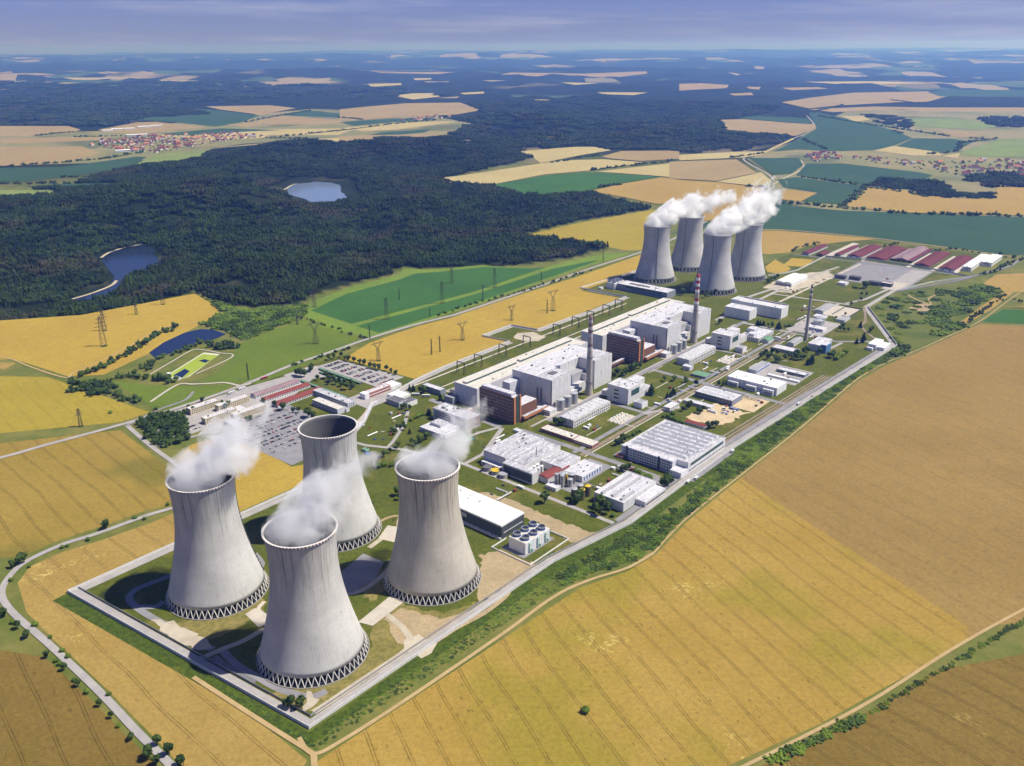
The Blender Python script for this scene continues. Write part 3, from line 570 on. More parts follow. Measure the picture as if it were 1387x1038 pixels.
westwood = [g(*q) for q in [(-260, 172), (0, 170), (90, 172), (140, 172), (190, 162), (280, 155), (240, 142), (330, 138), (500, 132), (620, 130), (520, 122), (300, 112), (100, 115), (-260, 118)]]
scatter('forest', 'wood', fill(westwood, 120, wood_avoid(westwood), 30), 'hazy blue forest belt beyond the red roofed village', 2.8, 4.2, .42)
brush = [g(*q) for q in [(268, 396), (300, 414), (330, 420), (410, 414), (418, 424), (404, 430), (330, 462), (318, 452), (270, 438), (305, 424)]]
scatter('undergrowth', 'bush', fill(brush, 9, [(FPOLY[8], 0), (FPOLY[10], 0)], 2), 'bright green thicket between wheat field and meadow', .9, 1.9)
scrub = [g(*q) for q in [(1212, 478), (1206, 488), (1240, 474), (1312, 438), (1300, 436), (1355, 394), (1325, 386), (1280, 405), (1262, 428), (1240, 440)]]
scatter('undergrowth', 'bush', fill(scrub, 11, [], 2, .8, 60), 'dense green scrub on waste land beside the perimeter wall', 1.0, 2.2)
scrub2 = [g(*q) for q in [(1180, 418), (1216, 397), (1300, 390), (1330, 386), (1262, 428), (1212, 470)]]
scatter('undergrowth', 'bush', fill(scrub2, 14, [], 3, .3), 'scattered bushes on waste land round the sandy clearing', .8, 1.5)
hedge = [g(*q) for q in [(757, 780), (800, 755), (858, 716), (918, 688), (984, 622), (1050, 576), (1104, 537), (1160, 505), (1210, 477), (1202, 489), (1158, 512), (1098, 563), (1058, 596), (997, 643), (927, 700), (884, 745), (848, 764), (798, 778), (764, 793)]]
scatter('hedge', 'bush', fill(hedge, 5.6, [], .5), 'thick green shrub belt between perimeter wall and wheat field', .4, .85, .85)
bank_p = [g(*q) for q in [(420, 1000), (560, 905), (700, 808), (760, 768), (800, 752), (860, 718), (880, 726), (820, 765), (770, 792), (720, 822), (560, 930), (425, 1018), (300, 940), (310, 932)]]
scatter('rough_grass', 'bush', fill(bank_p, 3.0, [], 1), 'rough dark green grass on the bank outside the perimeter wall', .12, .26, .6)
scatter('hedge', 'bush', along([(1040, 1032), (1080, 1014), (1130, 990), (1170, 972)], 4, 1.5, 1), 'dark hedge along the track between two fields', .4, .9)
scatter('hedge', 'bush', along([(1170, 972), (1230, 935), (1300, 893), (1387, 842), (1450, 812)], 6, 1, 1), 'low grassy hedge at the end of the field track', .25, .5)
scatter('trees', 'row', np.concatenate([along(p, 12, 3, 4) for p in ([(100, 512), (140, 500), (175, 478), (215, 455), (240, 443)], [(122, 540), (150, 520), (190, 505), (205, 500)], [(95, 528), (130, 532), (165, 540), (190, 545)], [(190, 500), (210, 488), (240, 480), (262, 470)], [(180, 512), (205, 514), (235, 520)], [(95, 517), (110, 524), (140, 535), (120, 520), (160, 528)], [(264, 465), (285, 467), (310, 464), (318, 472), (290, 473)], [(205, 512), (240, 516)], [(280, 470), (310, 474), (300, 468)])]), 'dark tree belt round the pond and settling basin', .8, 1.25)
grove = [g(*q) for q in [(183, 575), (205, 566), (245, 560), (258, 585), (255, 598), (215, 609), (196, 592)]]
scatter('trees', 'row', fill(grove, 10, [], 1), 'dense grove at the road junction beside the offices', .9, 1.3)
scatter('trees', 'row', np.concatenate([along(p, 16, 4, 2) for p in ([(404, 430), (440, 441), (475, 453), (496, 461)], [(590, 428), (650, 410), (700, 397), (760, 380), (800, 366)], [(395, 497), (440, 483), (480, 470)])]), 'low trees along the road past the yellow field', .35, .75)
far_rows = [z5((1085, 385), (1387, 355)), z5((250, 545), (600, 545)), z5((0, 575), (300, 570)), z5((20, 500), (300, 482)), z5((300, 480), (420, 470), (600, 440)), z5((570, 300), (860, 285)), z5((300, 380), (560, 375)), z5((150, 375), (300, 360)), z5((1000, 320), (1150, 292), (1270, 272)), z5((1100, 385), (1300, 388)), z5((830, 240), (1000, 248)),
            z6((0, 355), (240, 325), (400, 310)), z6((860, 487), (1060, 452)), z6((1020, 518), (1250, 490), (1387, 478)), z6((1050, 590), (1160, 574)), z6((960, 465), (1060, 455)), z6((0, 300), (100, 310)),
            z7((560, 290), (720, 318), (900, 345), (1080, 372)), z7((740, 285), (940, 330)), z7((860, 350), (900, 362)), z7((1120, 430), (1130, 400), (1290, 380)), z7((540, 275), (660, 245)), z7((490, 535), (745, 572)), z7((660, 655), (760, 572)), z7((400, 640), (660, 660), (900, 682), (1387, 715)), z7((500, 385), (590, 425)), z7((200, 460), (340, 440)), z7((1160, 378), (1230, 382)), z7((845, 225), (960, 240)), z7((270, 575), (335, 575)), z7((1000, 445), (1120, 432)), z7((760, 580), (930, 600), (1000, 620))]
scatter('trees', 'row', np.concatenate([along(p, 26, 4, 8) for p in far_rows]), 'dark tree rows and hedges between the distant fields', 1.2, 2.0, .75)
def far_wood(pts, sp, label, smin=1.2, smax=2.0, zs=.8, keep=1.0):
    scatter('forest', 'wood', fill([g(*q) for q in pts], sp, [], 0, keep), label, smin, smax, zs)
far_wood(z7((760, 575), (820, 545), (960, 548), (1060, 560), (1100, 600), (1260, 600), (1275, 622), (1000, 618), (930, 590)), 32, 'dark copse by the lone farm beyond the teal field', .8, 1.2)
far_wood(z7((1150, 545), (1250, 525), (1387, 530), (1387, 575), (1240, 575)), 50, 'dark wood edge beyond the right hand village', 1.2, 1.8)
far_wood(z7((210, 400), (310, 360), (440, 372), (330, 410), (230, 440)), 45, 'small wood round a clearing beside the main road', 1, 1.5)
far_wood(z7((740, 285), (880, 290), (960, 320), (900, 345), (800, 320)), 60, 'scattered trees on a low ridge among teal fields', 1, 1.6, .8, .5)
far_wood(z7((1200, 300), (1387, 285), (1387, 335), (1280, 335)), 70, 'blue hazy copse at the edge of the far meadow', 1.3, 2)
far_wood(z5((600, 270), (700, 250), (860, 285), (720, 295), (600, 300)), 60, 'hazy wood edge above the teal field', 1.2, 1.9)
scatter('trees', 'row', np.concatenate([along(p, 14, 4, 3) for p in ([(1072, 342), (1085, 335), (1110, 329)], [(1195, 335), (1215, 330)], [(1262, 340), (1300, 338), (1330, 344)], [(1320, 372), (1345, 370), (1365, 360), (1385, 350)], [(1350, 345), (1375, 350)], [(1312, 438), (1340, 416), (1362, 400)], [(1370, 405), (1387, 412)])]), 'trees and bushes round the maroon roofed barns', .4, .9)
# ================================================================ COOLING TOWERS
def shell_mat(name, base, dirt, streak):
    k = NT(name); p = k.obj(); sp = k.n('ShaderNodeSeparateXYZ'); k.set(sp.inputs[0], p)
    an = k.math('ARCTAN2', sp.outputs[1], sp.outputs[0])
    cv = k.n('ShaderNodeCombineXYZ'); k.set(cv.inputs[0], k.math('MULTIPLY', k.math('COSINE', an), 30.0)); k.set(cv.inputs[1], k.math('MULTIPLY', k.math('SINE', an), 30.0)); k.set(cv.inputs[2], k.math('MULTIPLY', sp.outputs[2], .028))
    st = k.noise(cv.outputs[0], .62, 4, .7); big = k.noise(p, .035, 4, .6)
    c = k.mix(k.ramp(big, .3, .72), base, tuple(x * .78 for x in base))
    top = k.ramp(sp.outputs[2], 50, 122, .12, 1.0)
    c = k.mix(k.math('MULTIPLY', k.math('MULTIPLY', k.ramp(st, .45, .68), top), streak), c, dirt)
    lv = k.n('ShaderNodeCombineXYZ'); k.set(lv.inputs[2], k.math('MULTIPLY', sp.outputs[2], .45)); k.set(lv.inputs[0], k.math('MULTIPLY', an, .6)); c = k.mix(k.ramp(k.noise(lv.outputs[0], 1.0, 3, .7), .35, .7, 0, .3), c, tuple(x * .72 for x in base))
    rib = k.math('ABSOLUTE', k.math('SINE', k.math('MULTIPLY', an, 66.0)))
    c = k.mix(k.ramp(rib, 0.0, .30, .34, 0), c, tuple(x * .45 for x in dirt))
    lift = k.math('ABSOLUTE', k.math('SUBTRACT', k.math('FRACT', k.math('DIVIDE', sp.outputs[2], 1.6)), .5))
    c = k.mix(k.ramp(lift, .42, .5, 0, .22), c, dirt)
    sp2 = k.noise(k.mapping(cv.outputs[0], (.6, .6, 5)), .9, 4, .75); c = k.mix(k.ramp(sp2, .56, .74, 0, .55 * streak), c, tuple(x * .7 for x in dirt))
    c = k.mix(k.ramp(k.noise(p, .9, 3, .7), .3, .8, 0, .28), c, tuple(x * .6 for x in base))
    M[name] = k.bsdf(c, .9, spec=.15, bump=rib, strength=.25, dist=.15)
shell_mat('shell_clean', (.61, .60, .575), (.16, .16, .165), .85); shell_mat('shell_dirty', (.54, .505, .44), (.13, .115, .09), 1.0); shell_mat('shell_grey', (.55, .54, .54), (.26, .26, .27), .5)
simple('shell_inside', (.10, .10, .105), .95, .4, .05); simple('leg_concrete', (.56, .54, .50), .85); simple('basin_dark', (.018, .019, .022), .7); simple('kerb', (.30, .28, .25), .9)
simple('paint_red', (.32, .035, .03), .6); simple('rim_red', (.17, .05, .05), .7); simple('paint_white', (.74, .72, .70), .6); simple('ladder_steel', (.07, .07, .075), .6)
def prof(z): return 28.7 * math.sqrt(1 + ((z - 98) / 73.0) ** 2)
ZB, ZT, NS = 8.2, 125.0, 96
b = MB(); zs = list(np.linspace(ZB, ZT, 30)); ring = [(math.cos(2 * math.pi * i / NS), math.sin(2 * math.pi * i / NS)) for i in range(NS)]
for off in (0, -.9):
    for z in zs: b.v += [((prof(z) + off) * c, (prof(z) + off) * s, z) for c, s in ring]
nz_ = len(zs)
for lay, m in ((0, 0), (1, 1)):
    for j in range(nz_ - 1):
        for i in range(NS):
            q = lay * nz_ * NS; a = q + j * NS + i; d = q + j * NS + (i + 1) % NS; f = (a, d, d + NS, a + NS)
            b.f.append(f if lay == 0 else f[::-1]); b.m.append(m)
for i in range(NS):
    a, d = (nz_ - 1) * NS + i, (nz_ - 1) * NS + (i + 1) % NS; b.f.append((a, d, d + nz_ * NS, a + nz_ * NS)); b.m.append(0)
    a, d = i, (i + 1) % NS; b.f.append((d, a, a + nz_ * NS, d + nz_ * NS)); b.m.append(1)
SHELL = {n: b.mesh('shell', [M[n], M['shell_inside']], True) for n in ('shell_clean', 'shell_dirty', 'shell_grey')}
def ring_mesh(name, ri, ro, z0, z1, n, mats, alt=False):
    b = MB()
    for r, z in ((ro, z0), (ro, z1), (ri, z1), (ri, z0)): b.v += [(r * math.cos(2 * math.pi * i / n), r * math.sin(2 * math.pi * i / n), z) for i in range(n)]
    for q in range(4):
        for i in range(n):
            j = (i + 1) % n; b.f.append((q * n + i, q * n + j, ((q + 1) % 4) * n + j, ((q + 1) % 4) * n + i)); b.m.append((i % 2 if q == 0 else 2) if alt else 0)
    return b.mesh(name, mats)
RIM = ring_mesh('rim', prof(ZT) - 1.0, prof(ZT) + .75, ZT - .9, ZT + .45, 132, [M['rim_red'], M['paint_white'], M['leg_concrete']], True)
RIM_FAR = ring_mesh('rim', prof(ZT) - 1.0, prof(ZT) + .5, ZT - 1.2, ZT + .45, 72, [M['leg_concrete']])
BASIN = ring_mesh('basin_wall', 48.6, 49.3, -.5, .9, 72, [M['kerb']])
FILL = MB().cyl(0, 0, 43.4, 43.4, 0, 8.0, 48, 0, True).mesh('fill', M['basin_dark'])  # cooling fill, near black: shade of the tower inside put into its colour
POOL = MB().cyl(0, 0, 48.7, 48.7, .2, .3, 72, 0, True).mesh('basin_water', M['basin_dark'])
NL = 52; hw = math.pi / NL
b = MB()
for s in (-1, 1): b.bar((48.0 * math.cos(s * hw), 48.0 * math.sin(s * hw), .1), (prof(ZB) - .45, 0, ZB + .3), .68)
LEG = b.mesh('leg', M['leg_concrete'])
def ladder_mesh():
    b = MB()
    for z in np.arange(10, 123, 4.0): b.box(prof(z) - .2, prof(z) + .75, -.55, .55, z, z + 3.0)
    return b.mesh('ladder', M['ladder_steel'])
LADDER = ladder_mesh()
TOWERS = [((-292.1, 722.7), 'shell_clean', 'pale concrete cooling tower steaming, nearest the bend of the country road', 24, 'near'),
 ((-177.8, 628.8), 'shell_clean', 'foremost concrete cooling tower, beside the corner of the perimeter wall', None, 'near'),
 ((-195.4, 836.8), 'shell_clean', 'cooling tower without any steam, its dark inside open to view', 80, 'near'),
 ((-81.4, 742.4), 'shell_dirty', 'weathered brownish cooling tower beside the white roofed pump hall', None, 'near'),
 ((328.2, 1932.4), 'shell_grey', 'far grey cooling tower nearest the glazed pump hall', -95, 'far'),
 ((424.7, 2038.8), 'shell_grey', 'farthest of the distant cooling towers, behind the ladder marked one', -122, 'far'),
 ((442.2, 1833.8), 'shell_grey', 'frontmost of the far grey towers, behind the striped chimney', -120, 'far'),
 ((539.1, 1946.8), 'shell_grey', 'far grey cooling tower half behind its neighbour, beside the arched shed', -125, 'far')]
for (x, y), sm, lab, lad, where in TOWERS:
    t = thing('cooling_tower', lab, 'cooling tower', (x, y, 0), 0, 'near cooling towers' if where == 'near' else 'far cooling towers')
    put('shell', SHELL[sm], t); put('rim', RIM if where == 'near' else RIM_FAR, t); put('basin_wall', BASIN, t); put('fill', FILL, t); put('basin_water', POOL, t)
    if lad is not None: put('ladder', LADDER, t, None, R(lad))
    nl = NL if where == 'near' else 34
    for i in range(nl): put('leg', LEG, t, None, 2 * math.pi * i / nl)
print('highest ground', GZ.max())

# ================================================================ STEAM
def steam(tower, wind, length, rise, r0, grow, dens, label, seed, scale=1 / 22, sag=1.0, curl=.5, cut=.44):
    """plume of condensing vapour drifting off a tower's mouth; local x runs down wind"""
    k = NT('steam'); p = k.obj(); sp = k.n('ShaderNodeSeparateXYZ'); k.set(sp.inputs[0], p); X, Y, Z = sp.outputs
    xs = k.math('MAXIMUM', X, 0.0)
    t = k.math('DIVIDE', xs, length)
    zc = k.math('MULTIPLY', k.math('POWER', t, .7), rise)
    rad = k.math('MULTIPLY_ADD', xs, grow, r0)
    wv = k.n('ShaderNodeVectorMath', operation='ADD'); k.set(wv.inputs[0], p); wv.inputs[1].default_value = (seed * 91.7, seed * 13.1, seed * 57.3)
    low = k.noise(wv.outputs[0], scale * .42, 2, .5); big = k.noise(wv.outputs[0], scale, 5, .64, curl)
    swing = k.math('MULTIPLY', k.math('SUBTRACT', low, .5), k.math('MULTIPLY', rad, 1.5))
    dz = k.math('SUBTRACT', k.math('SUBTRACT', Z, zc), swing); dy = k.math('SUBTRACT', Y, swing)
    inx = k.math('MINIMUM', k.math('ADD', X, 2.0), 0.0)
    rr = k.math('SQRT', k.math('ADD', k.math('ADD', k.math('MULTIPLY', dz, dz), k.math('MULTIPLY', dy, dy)), k.math('MULTIPLY', inx, inx)))
    core = k.math('SUBTRACT', 1.0, k.math('DIVIDE', rr, rad))
    fade = k.math('MULTIPLY', k.math('POWER', t, 1.6), .52)
    f = k.math('SUBTRACT', k.math('ADD', k.math('MULTIPLY', core, .62), k.math('MULTIPLY', k.math('SUBTRACT', big, cut), 2.1)), fade)
    # inside the mouth the vapour is kept by the tower wall
    hr = k.math('SQRT', k.math('ADD', k.math('MULTIPLY', X, X), k.math('MULTIPLY', Y, Y)))
    inside = k.math('MULTIPLY', k.ramp(hr, 27.5, 29.0, 1, 0), k.ramp(Z, 1.0, 7.0, 1, 0))
    above = k.ramp(Z, -1.0, 2.5, 0, 1)
    keepm = k.math('MAXIMUM', above, inside)
    d = k.math('MULTIPLY', k.math('MULTIPLY', k.ramp(f, 0.0, .3, 0, 1), keepm), dens)
    pv = k.n('ShaderNodeVolumePrincipled'); pv.inputs['Color'].default_value = (.998, .998, 1, 1); pv.inputs['Anisotropy'].default_value = .05; k.set(pv.inputs['Density'], d)
    k.t.links.new(pv.outputs[0], k.out.inputs['Volume'])
    b = MB(); n = 16; X0 = -30.0; st = [(-31, .25), (-26, .75), (-10, 1.05), (length * .15, 1.15), (length * .35, 1.3), (length * .6, 1.4), (length * .85, 1.3), (length * 1.02, .8)]
    for x, s in st:
        q = max(x, 0); zc_ = rise * (q / length) ** .7 if q > 0 else 0; rr_ = (r0 + grow * q) * s
        for i in range(n):
            a = 2 * math.pi * i / n; yy = rr_ * math.cos(a); zz = rr_ * math.sin(a)
            b.v.append((x, yy, max(zc_ + zz, -9.0 if x < 34 else -1e9)))
    for j in range(len(st) - 1):
        for i in range(n):
            c = (i + 1) % n; b.f.append((j * n + i, j * n + c, (j + 1) * n + c, (j + 1) * n + i)); b.m.append(0)
    b.f += [tuple(range(n - 1, -1, -1)), tuple((len(st) - 1) * n + i for i in range(n))]; b.m += [0, 0]
    o = b.build('steam_plume', k.mat, None, False, (tower[0], tower[1], 125.2), wind)
    bm = bmesh.new(); bm.from_mesh(o.data); bmesh.ops.recalc_face_normals(bm, faces=bm.faces); bm.to_mesh(o.data); bm.free()
    k.mat.cycles.volume_step_rate = 1.2 if where_near(tower) else 2.0
    return tag(o, label, None, None, 'stuff')
def where_near(t): return t[1] < 1200
TP = [t[0] for t in TOWERS]
steam(TP[0], R(20), 70, 54, 28.5, .05, .085, 'soft white steam cloud rising over the tower by the road bend', 1, cut=.45)
steam(TP[1], R(28), 76, 48, 26, .0, .07, 'steam trailing sideways from the foremost tower', 2, cut=.47)
steam(TP[3], R(38), 86, 38, 27, -.06, .06, 'long thin steam trail drifting over the works from the brownish tower', 3, cut=.49)
steam(TP[4], R(22), 125, 52, 26, .02, .16, 'white steam streaming off the far tower by the glazed hall', 4, cut=.45)
steam(TP[5], R(20), 115, 45, 26, .02, .16, 'ragged white steam over the farthest tower', 5, cut=.45)
steam(TP[6], R(26), 155, 76, 27, .09, .16, 'big bright steam plume over the frontmost far tower', 6, cut=.44)
steam(TP[7], R(20), 75, 48, 27, .05, .15, 'steam cloud over the far tower beside the arched shed', 7, cut=.44)

# ================================================================ HAZE
k = NT('haze'); pv = k.n('ShaderNodeVolumePrincipled'); pv.inputs['Color'].default_value = (.17, .345, 1.0, 1); pv.inputs['Absorption Color'].default_value = (.86, .93, 1, 1)
pv.inputs['Density'].default_value = 6.2e-5; pv.inputs['Anisotropy'].default_value = .38; k.t.links.new(pv.outputs[0], k.out.inputs['Volume'])
b = MB().box(-80000, 80000, -3000, 79000, float(GZ.min()) - 2, max(float(GZ.max()) + 5, CAM_H + 150), 0, True)
hz_o = b.build('haze', k.mat); tag(hz_o, 'pale blue summer haze over the whole landscape', None, None, 'stuff')
# ================================================================ PLANT GROUND
def uvs(pts): return [tuple(W(u, v))[:2] for u, v in pts]
def pad(pts, m, z, name='pavement', label=None): return mesh_sheet(name, uvs(pts), z, M[m], label)
LAY[:] = [0.0, .0012]
def ppad(pts, m, z, name='pavement', label=None):
    P = [g(*q) for q in pts]; return mesh_sheet(name, ragged(P) if name in ('lawn', 'bare_ground') or m in ('gravel', 'dirt') else P, z, M[m], label)
def rect(u0, u1, v0, v1, m, z, name='pavement', label=None): return pad([(u0, v0), (u1, v0), (u1, v1), (u0, v1)], m, z, name, label)
pad([(-101, -257), (190, -259), (230, -340), (330, -620), (520, -600), (560, -425), (842, -490), (846, -428), (1097, -444), (1139, -542), (1420, -560), (1600, -330), (2050, -330), (2060, 110), (1560, 0), (1395, -4), (1185, 121), (593, 93), (365, 97), (249, 78), (-61, 75)], 'lawn', .045, 'lawn')
ppad([(232, 845), (262, 868), (300, 862), (352, 836), (360, 815), (350, 800), (330, 830)], 'lawn_dry', .07, 'lawn')
ppad([(505, 842), (540, 815), (600, 832), (660, 810), (690, 775), (735, 765), (560, 878), (470, 940), (420, 966), (350, 945), (390, 930), (470, 915), (500, 880)], 'lawn_dry', .07, 'lawn')
ppad([(470, 795), (520, 770), (545, 735), (530, 700), (560, 730), (530, 790), (505, 815)], 'lawn_dry', .075, 'lawn')
ppad([(640, 790), (655, 752), (690, 740), (735, 770), (690, 795), (650, 815)], 'dirt', .09, 'bare_ground')
ppad([(600, 838), (650, 825), (640, 845), (560, 878), (540, 872), (520, 840), (545, 825)], 'dirt', .085, 'bare_ground')
ppad([(640, 690), (690, 672), (735, 690), (815, 725), (800, 742), (770, 744), (755, 730), (690, 700)], 'lawn', .08, 'lawn')
ppad([(635, 668), (660, 667), (700, 680), (742, 700), (800, 722), (822, 722), (800, 740), (775, 735), (735, 712), (690, 690), (650, 675)], 'dirt', .1, 'bare_ground')
# asphalt and concrete inside the tower compound
pr = lambda pts, w, m='asphalt', z=.16, name='path': road(pts, w, m, z, name)
pr([(236, 778), (205, 790), (184, 799), (175, 810), (184, 822), (205, 836), (232, 850), (262, 866), (288, 880)], 7, 'asphalt'); pr([(184, 822), (210, 822), (222, 815)], 7, 'asphalt', .165)
ppad([(205, 838), (232, 842), (262, 856), (288, 876), (272, 884), (250, 874), (222, 858)], 'gravel', .18)
pr([(270, 893), (300, 880), (330, 868), (358, 852)], 6, 'gravel', .17); pr([(300, 880), (320, 900), (350, 918), (380, 934), (420, 944), (442, 936)], 7, 'asphalt', .168); pr([(290, 890), (310, 905), (345, 925)], 6, 'asphalt_dark', .172)
ppad([(332, 832), (345, 824), (362, 832), (360, 846), (350, 850)], 'concrete_path', .2); pr([(358, 815), (350, 826), (362, 835)], 4, 'concrete_path', .2)
pr([(425, 965), (445, 952), (500, 915), (545, 885), (556, 870), (545, 850), (520, 830)], 6, 'gravel', .17); ppad([(485, 843), (505, 848), (548, 815), (528, 808)], 'concrete_path', .21)
pr([(556, 872), (580, 874), (620, 850), (660, 828), (690, 800), (680, 775), (650, 752)], 5, 'dirt', .175)
ppad([(412, 964), (424, 956), (432, 950), (424, 938), (418, 936), (414, 950)], 'gravel', .19)
ppad([(455, 800), (462, 775), (492, 750), (520, 762), (508, 785), (478, 803)], 'asphalt', .2); pr([(462, 806), (490, 800), (520, 778), (538, 755), (545, 735), (532, 722), (500, 742)], 6, 'gravel', .195)
pr([(545, 735), (540, 715), (545, 695), (560, 685)], 5, 'gravel', .2); ppad([(512, 730), (525, 712), (545, 715), (535, 735)], 'concrete_path', .205)
pr([(500, 715), (530, 700), (560, 700)], 4, 'dirt', .17); pr([(325, 760), (340, 772), (355, 765), (345, 750)], 6, 'asphalt', .17)
ppad([(548, 868), (568, 858), (590, 868), (585, 885), (562, 890), (548, 880)], 'gravel', .18)
# strips along the perimeter wall
SW = [(-101, -257), (-61, 74), (249, 77), (365, 96), (600, 93), (900, 107), (1185, 121), (1395, -4), (1567, -2)]
def offs(P, d):
    P = np.array(P, float); r = []
    for i in range(len(P)):
        a = P[max(i - 1, 0)]; b2 = P[min(i + 1, len(P) - 1)]
        n1 = (P[i] - a); n2 = (b2 - P[i]); n1 = n1 / (np.linalg.norm(n1) + 1e-9); n2 = n2 / (np.linalg.norm(n2) + 1e-9)
        if i == 0: n1 = n2
        if i == len(P) - 1: n2 = n1
        n = (n1 + n2) / np.linalg.norm(n1 + n2); c = max(.35, float(n @ n1)); r.append((P[i][0] + n[1] * d / c, P[i][1] - n[0] * d / c))
    return r
def uvstrip(name, P, w, z, m, label=None): return strip(name, uvs(P), w, z, M[m], label, smooth=False)
simple('wall_concrete', (.62, .61, .60), .85, .12, .2); simple('fence_wire', (.30, .30, .31), .6); simple('wall_cap', (.72, .71, .70), .8)
def wall_run(parent, A, B, h, t, m, name='wall_run', cap=None):
    d = np.array(B) - np.array(A); Ln = float(np.hypot(*d)); a = math.atan2(d[1], d[0])
    b = MB().box(0, Ln, -t / 2, t / 2, 0, h)
    n = max(2, int(Ln / 6))
    for i in range(n + 1): b.box(Ln * i / n - .2, Ln * i / n + .2, -t / 2 - .12, t / 2 + .12, 0, h + .12)
    b.build(name, M[m], parent, False, (A[0], A[1], 0), a)
def wall_thing(P, label, h=3.4, t=.35, m='wall_concrete', name='perimeter_wall', cat='wall'):
    th = thing(name, label, cat, (P[0][0], P[0][1], 0)); o = np.array(P[0])
    for A, B in zip(P[:-1], P[1:]): wall_run(th, np.array(A) - o, np.array(B) - o, h, t, m)
    return th
sgn = 1
inner = offs(SW, -6.0) if to_uv(*uvs(offs(SW, -6.0))[2])[1] < 76 else offs(SW, 6.0)
sg = -1 if inner == offs(SW, -6.0) else 1
uvstrip('pavement', offs(SW, sg * 5.0), 9, .26, 'asphalt_pale', 'pale concrete patrol strip inside the perimeter wall')
wall_thing(uvs(SW), 'long white concrete perimeter wall along the big wheat field')
wall_thing(uvs(offs(SW[:7], sg * 10.5)), 'low inner wire fence beside the patrol strip', 2.2, .15, 'fence_wire', 'inner_fence', 'fence')
NWp = [(536, 531), (566, 514.5), (602, 498), (690, 463.5), (652.7, 456), (692.5, 441.6), (728, 448), (773, 431.4), (800, 423), (848, 403), (800, 394), (786, 391), (862, 367.7), (905, 352)]
strip('pavement', [tuple(np.array(g(*q)) + np.array([UY, -UX]) * 5) for q in NWp], 8, .24, M['asphalt_pale'], 'pale patrol strip along the yellow field', smooth=False)
wall_thing([g(*q) for q in NWp], 'concrete perimeter wall with a square bay along the yellow field')
wall_thing([g(*q) for q in [(1040, 374), (1062, 371), (1080, 367), (1118, 347.8), (1180, 353), (1245, 362), (1316, 376), (1262, 383), (1216, 394)]], 'white perimeter wall in front of the maroon roofed barns')
wall_thing(uvs([(-101, -257), (60, -258), (215, -259)]), 'concrete wall between wheat field and cooling tower lawn')
strip('pavement', uvs([(-97, -252), (60, -252.5), (215, -253)]), 9, .25, M['asphalt_pale'], smooth=False)
b_ = offs(SW, -sg * 8); uvstrip('grass_bank', [b_[0], b_[1], b_[2], (300, 92)], 15, .12, 'bank'); uvstrip('grass_bank', offs(SW[2:7], -sg * 7), 13, .13, 'bank')
# streets on the plant grid
st = lambda u0, v0, u1, v1, w, m='asphalt', z=.2: uvstrip('road', [(u0, v0), (u1, v1)], w, z, m)
st(470, -152, 1150, -153, 9); st(470, -50, 1135, -50, 6, 'rail_bed', .19); st(470, -44, 1135, -44, 2.2, 'concrete_path', .192); st(470, -62, 1135, -60, 7, 'asphalt', .2); st(354, -150, 354, 80, 6, 'asphalt_pale', .205)
st(482, -160, 482, 62, 9, 'asphalt', .21); st(360, 80, 600, 79, 7, 'asphalt', .21); st(600, 79, 880, 92, 10, 'asphalt', .21); st(880, 92, 1150, 106, 8, 'asphalt', .21)
for o_, w_ in ((64, 3), (69, 3), (74, 3)): st(560 if o_ > 66 else 600, o_ - 1, 960, o_ + 14, w_, 'rail_bed', .212 + o_ * 1e-4)
st(643, -152, 643, -50, 8, 'asphalt', .215); st(805, -160, 805, 86, 9, 'asphalt', .215); st(962, -152, 966, -50, 7, 'asphalt', .215); st(1137, -153, 1140, 30, 7, 'asphalt', .22); st(640, -62, 700, -28, 6, 'asphalt_pale', .222)
st(1050, 30, 1140, 40, 6, 'asphalt_pale', .223); st(1140, 30, 1190, 90, 7, 'asphalt', .224); st(1140, -60, 1390, -60, 7, 'asphalt_pale', .22); st(1140, -153, 1140, -60, 7, 'asphalt_pale', .226); st(1120, -200, 1420, -200, 8, 'asphalt_pale', .22); st(1370, -200, 1390, -40, 7, 'asphalt_pale', .225)
st(470, -190, 480, -340, 10, 'asphalt', .21); st(392, -151, 470, -186, 7, 'asphalt_pale', .216); st(354, -150, 395, -151, 6, 'asphalt_pale', .218)
uvstrip('road', [(1395, -12), (1340, 10), (1300, 25), (1262, 30), (1230, 50), (1200, 78), (1180, 96)], 5, .23, 'rail_bed'); uvstrip('road', [(1560, -20), (1450, -30), (1395, -50)], 7, .232, 'asphalt_pale')
rect(500, 1120, -160, -156, 'asphalt_pale', .218); rect(540, 625, -168, -158, 'concrete_path', .235); rect(862, 948, -168, -158, 'concrete_path', .235)
rect(486, 530, -160, -90, 'lawn', .2, 'lawn'); rect(498, 612, -18, 100, 'asphalt', .198); rect(440, 480, 52, 80, 'asphalt', .228)
rect(380, 470, -36, 0, 'asphalt', .2); mesh_sheet('yard', ragged(uvs([(664, -6), (740, -2), (742, 58), (668, 44)]), 6, 2.5), .206, M['sand_yard']); rect(662, 740, -30, -8, 'lawn', .208, 'lawn'); rect(885, 960, -20, 62, 'asphalt_pale', .204); rect(745, 800, 20, 60, 'sand_yard', .207)
rect(1150, 1250, -72, -2, 'asphalt_pale', .206); rect(1290, 1370, -75, -10, 'concrete_path', .206)
mesh_sheet('yard', ragged(uvs([(1400, -235), (1560, -240), (1640, -180), (1600, -150), (1400, -172)]), 8, 4), .12, M['gravel']); st(1290, -230, 1700, -180, 8, 'asphalt_pale', .2); st(1320, -160, 1760, -150, 6, 'concrete_path', .21)
rect(1580, 1800, -160, 10, 'asphalt', .13, 'pavement', 'wide grey storage yard before the maroon barns'); rect(1560, 1790, -35, 5, 'asphalt_pale', .15); rect(1570, 1640, -30, 0, 'concrete_path', .17)
st(1760, -320, 1800, 100, 9, 'asphalt_dark', .19)
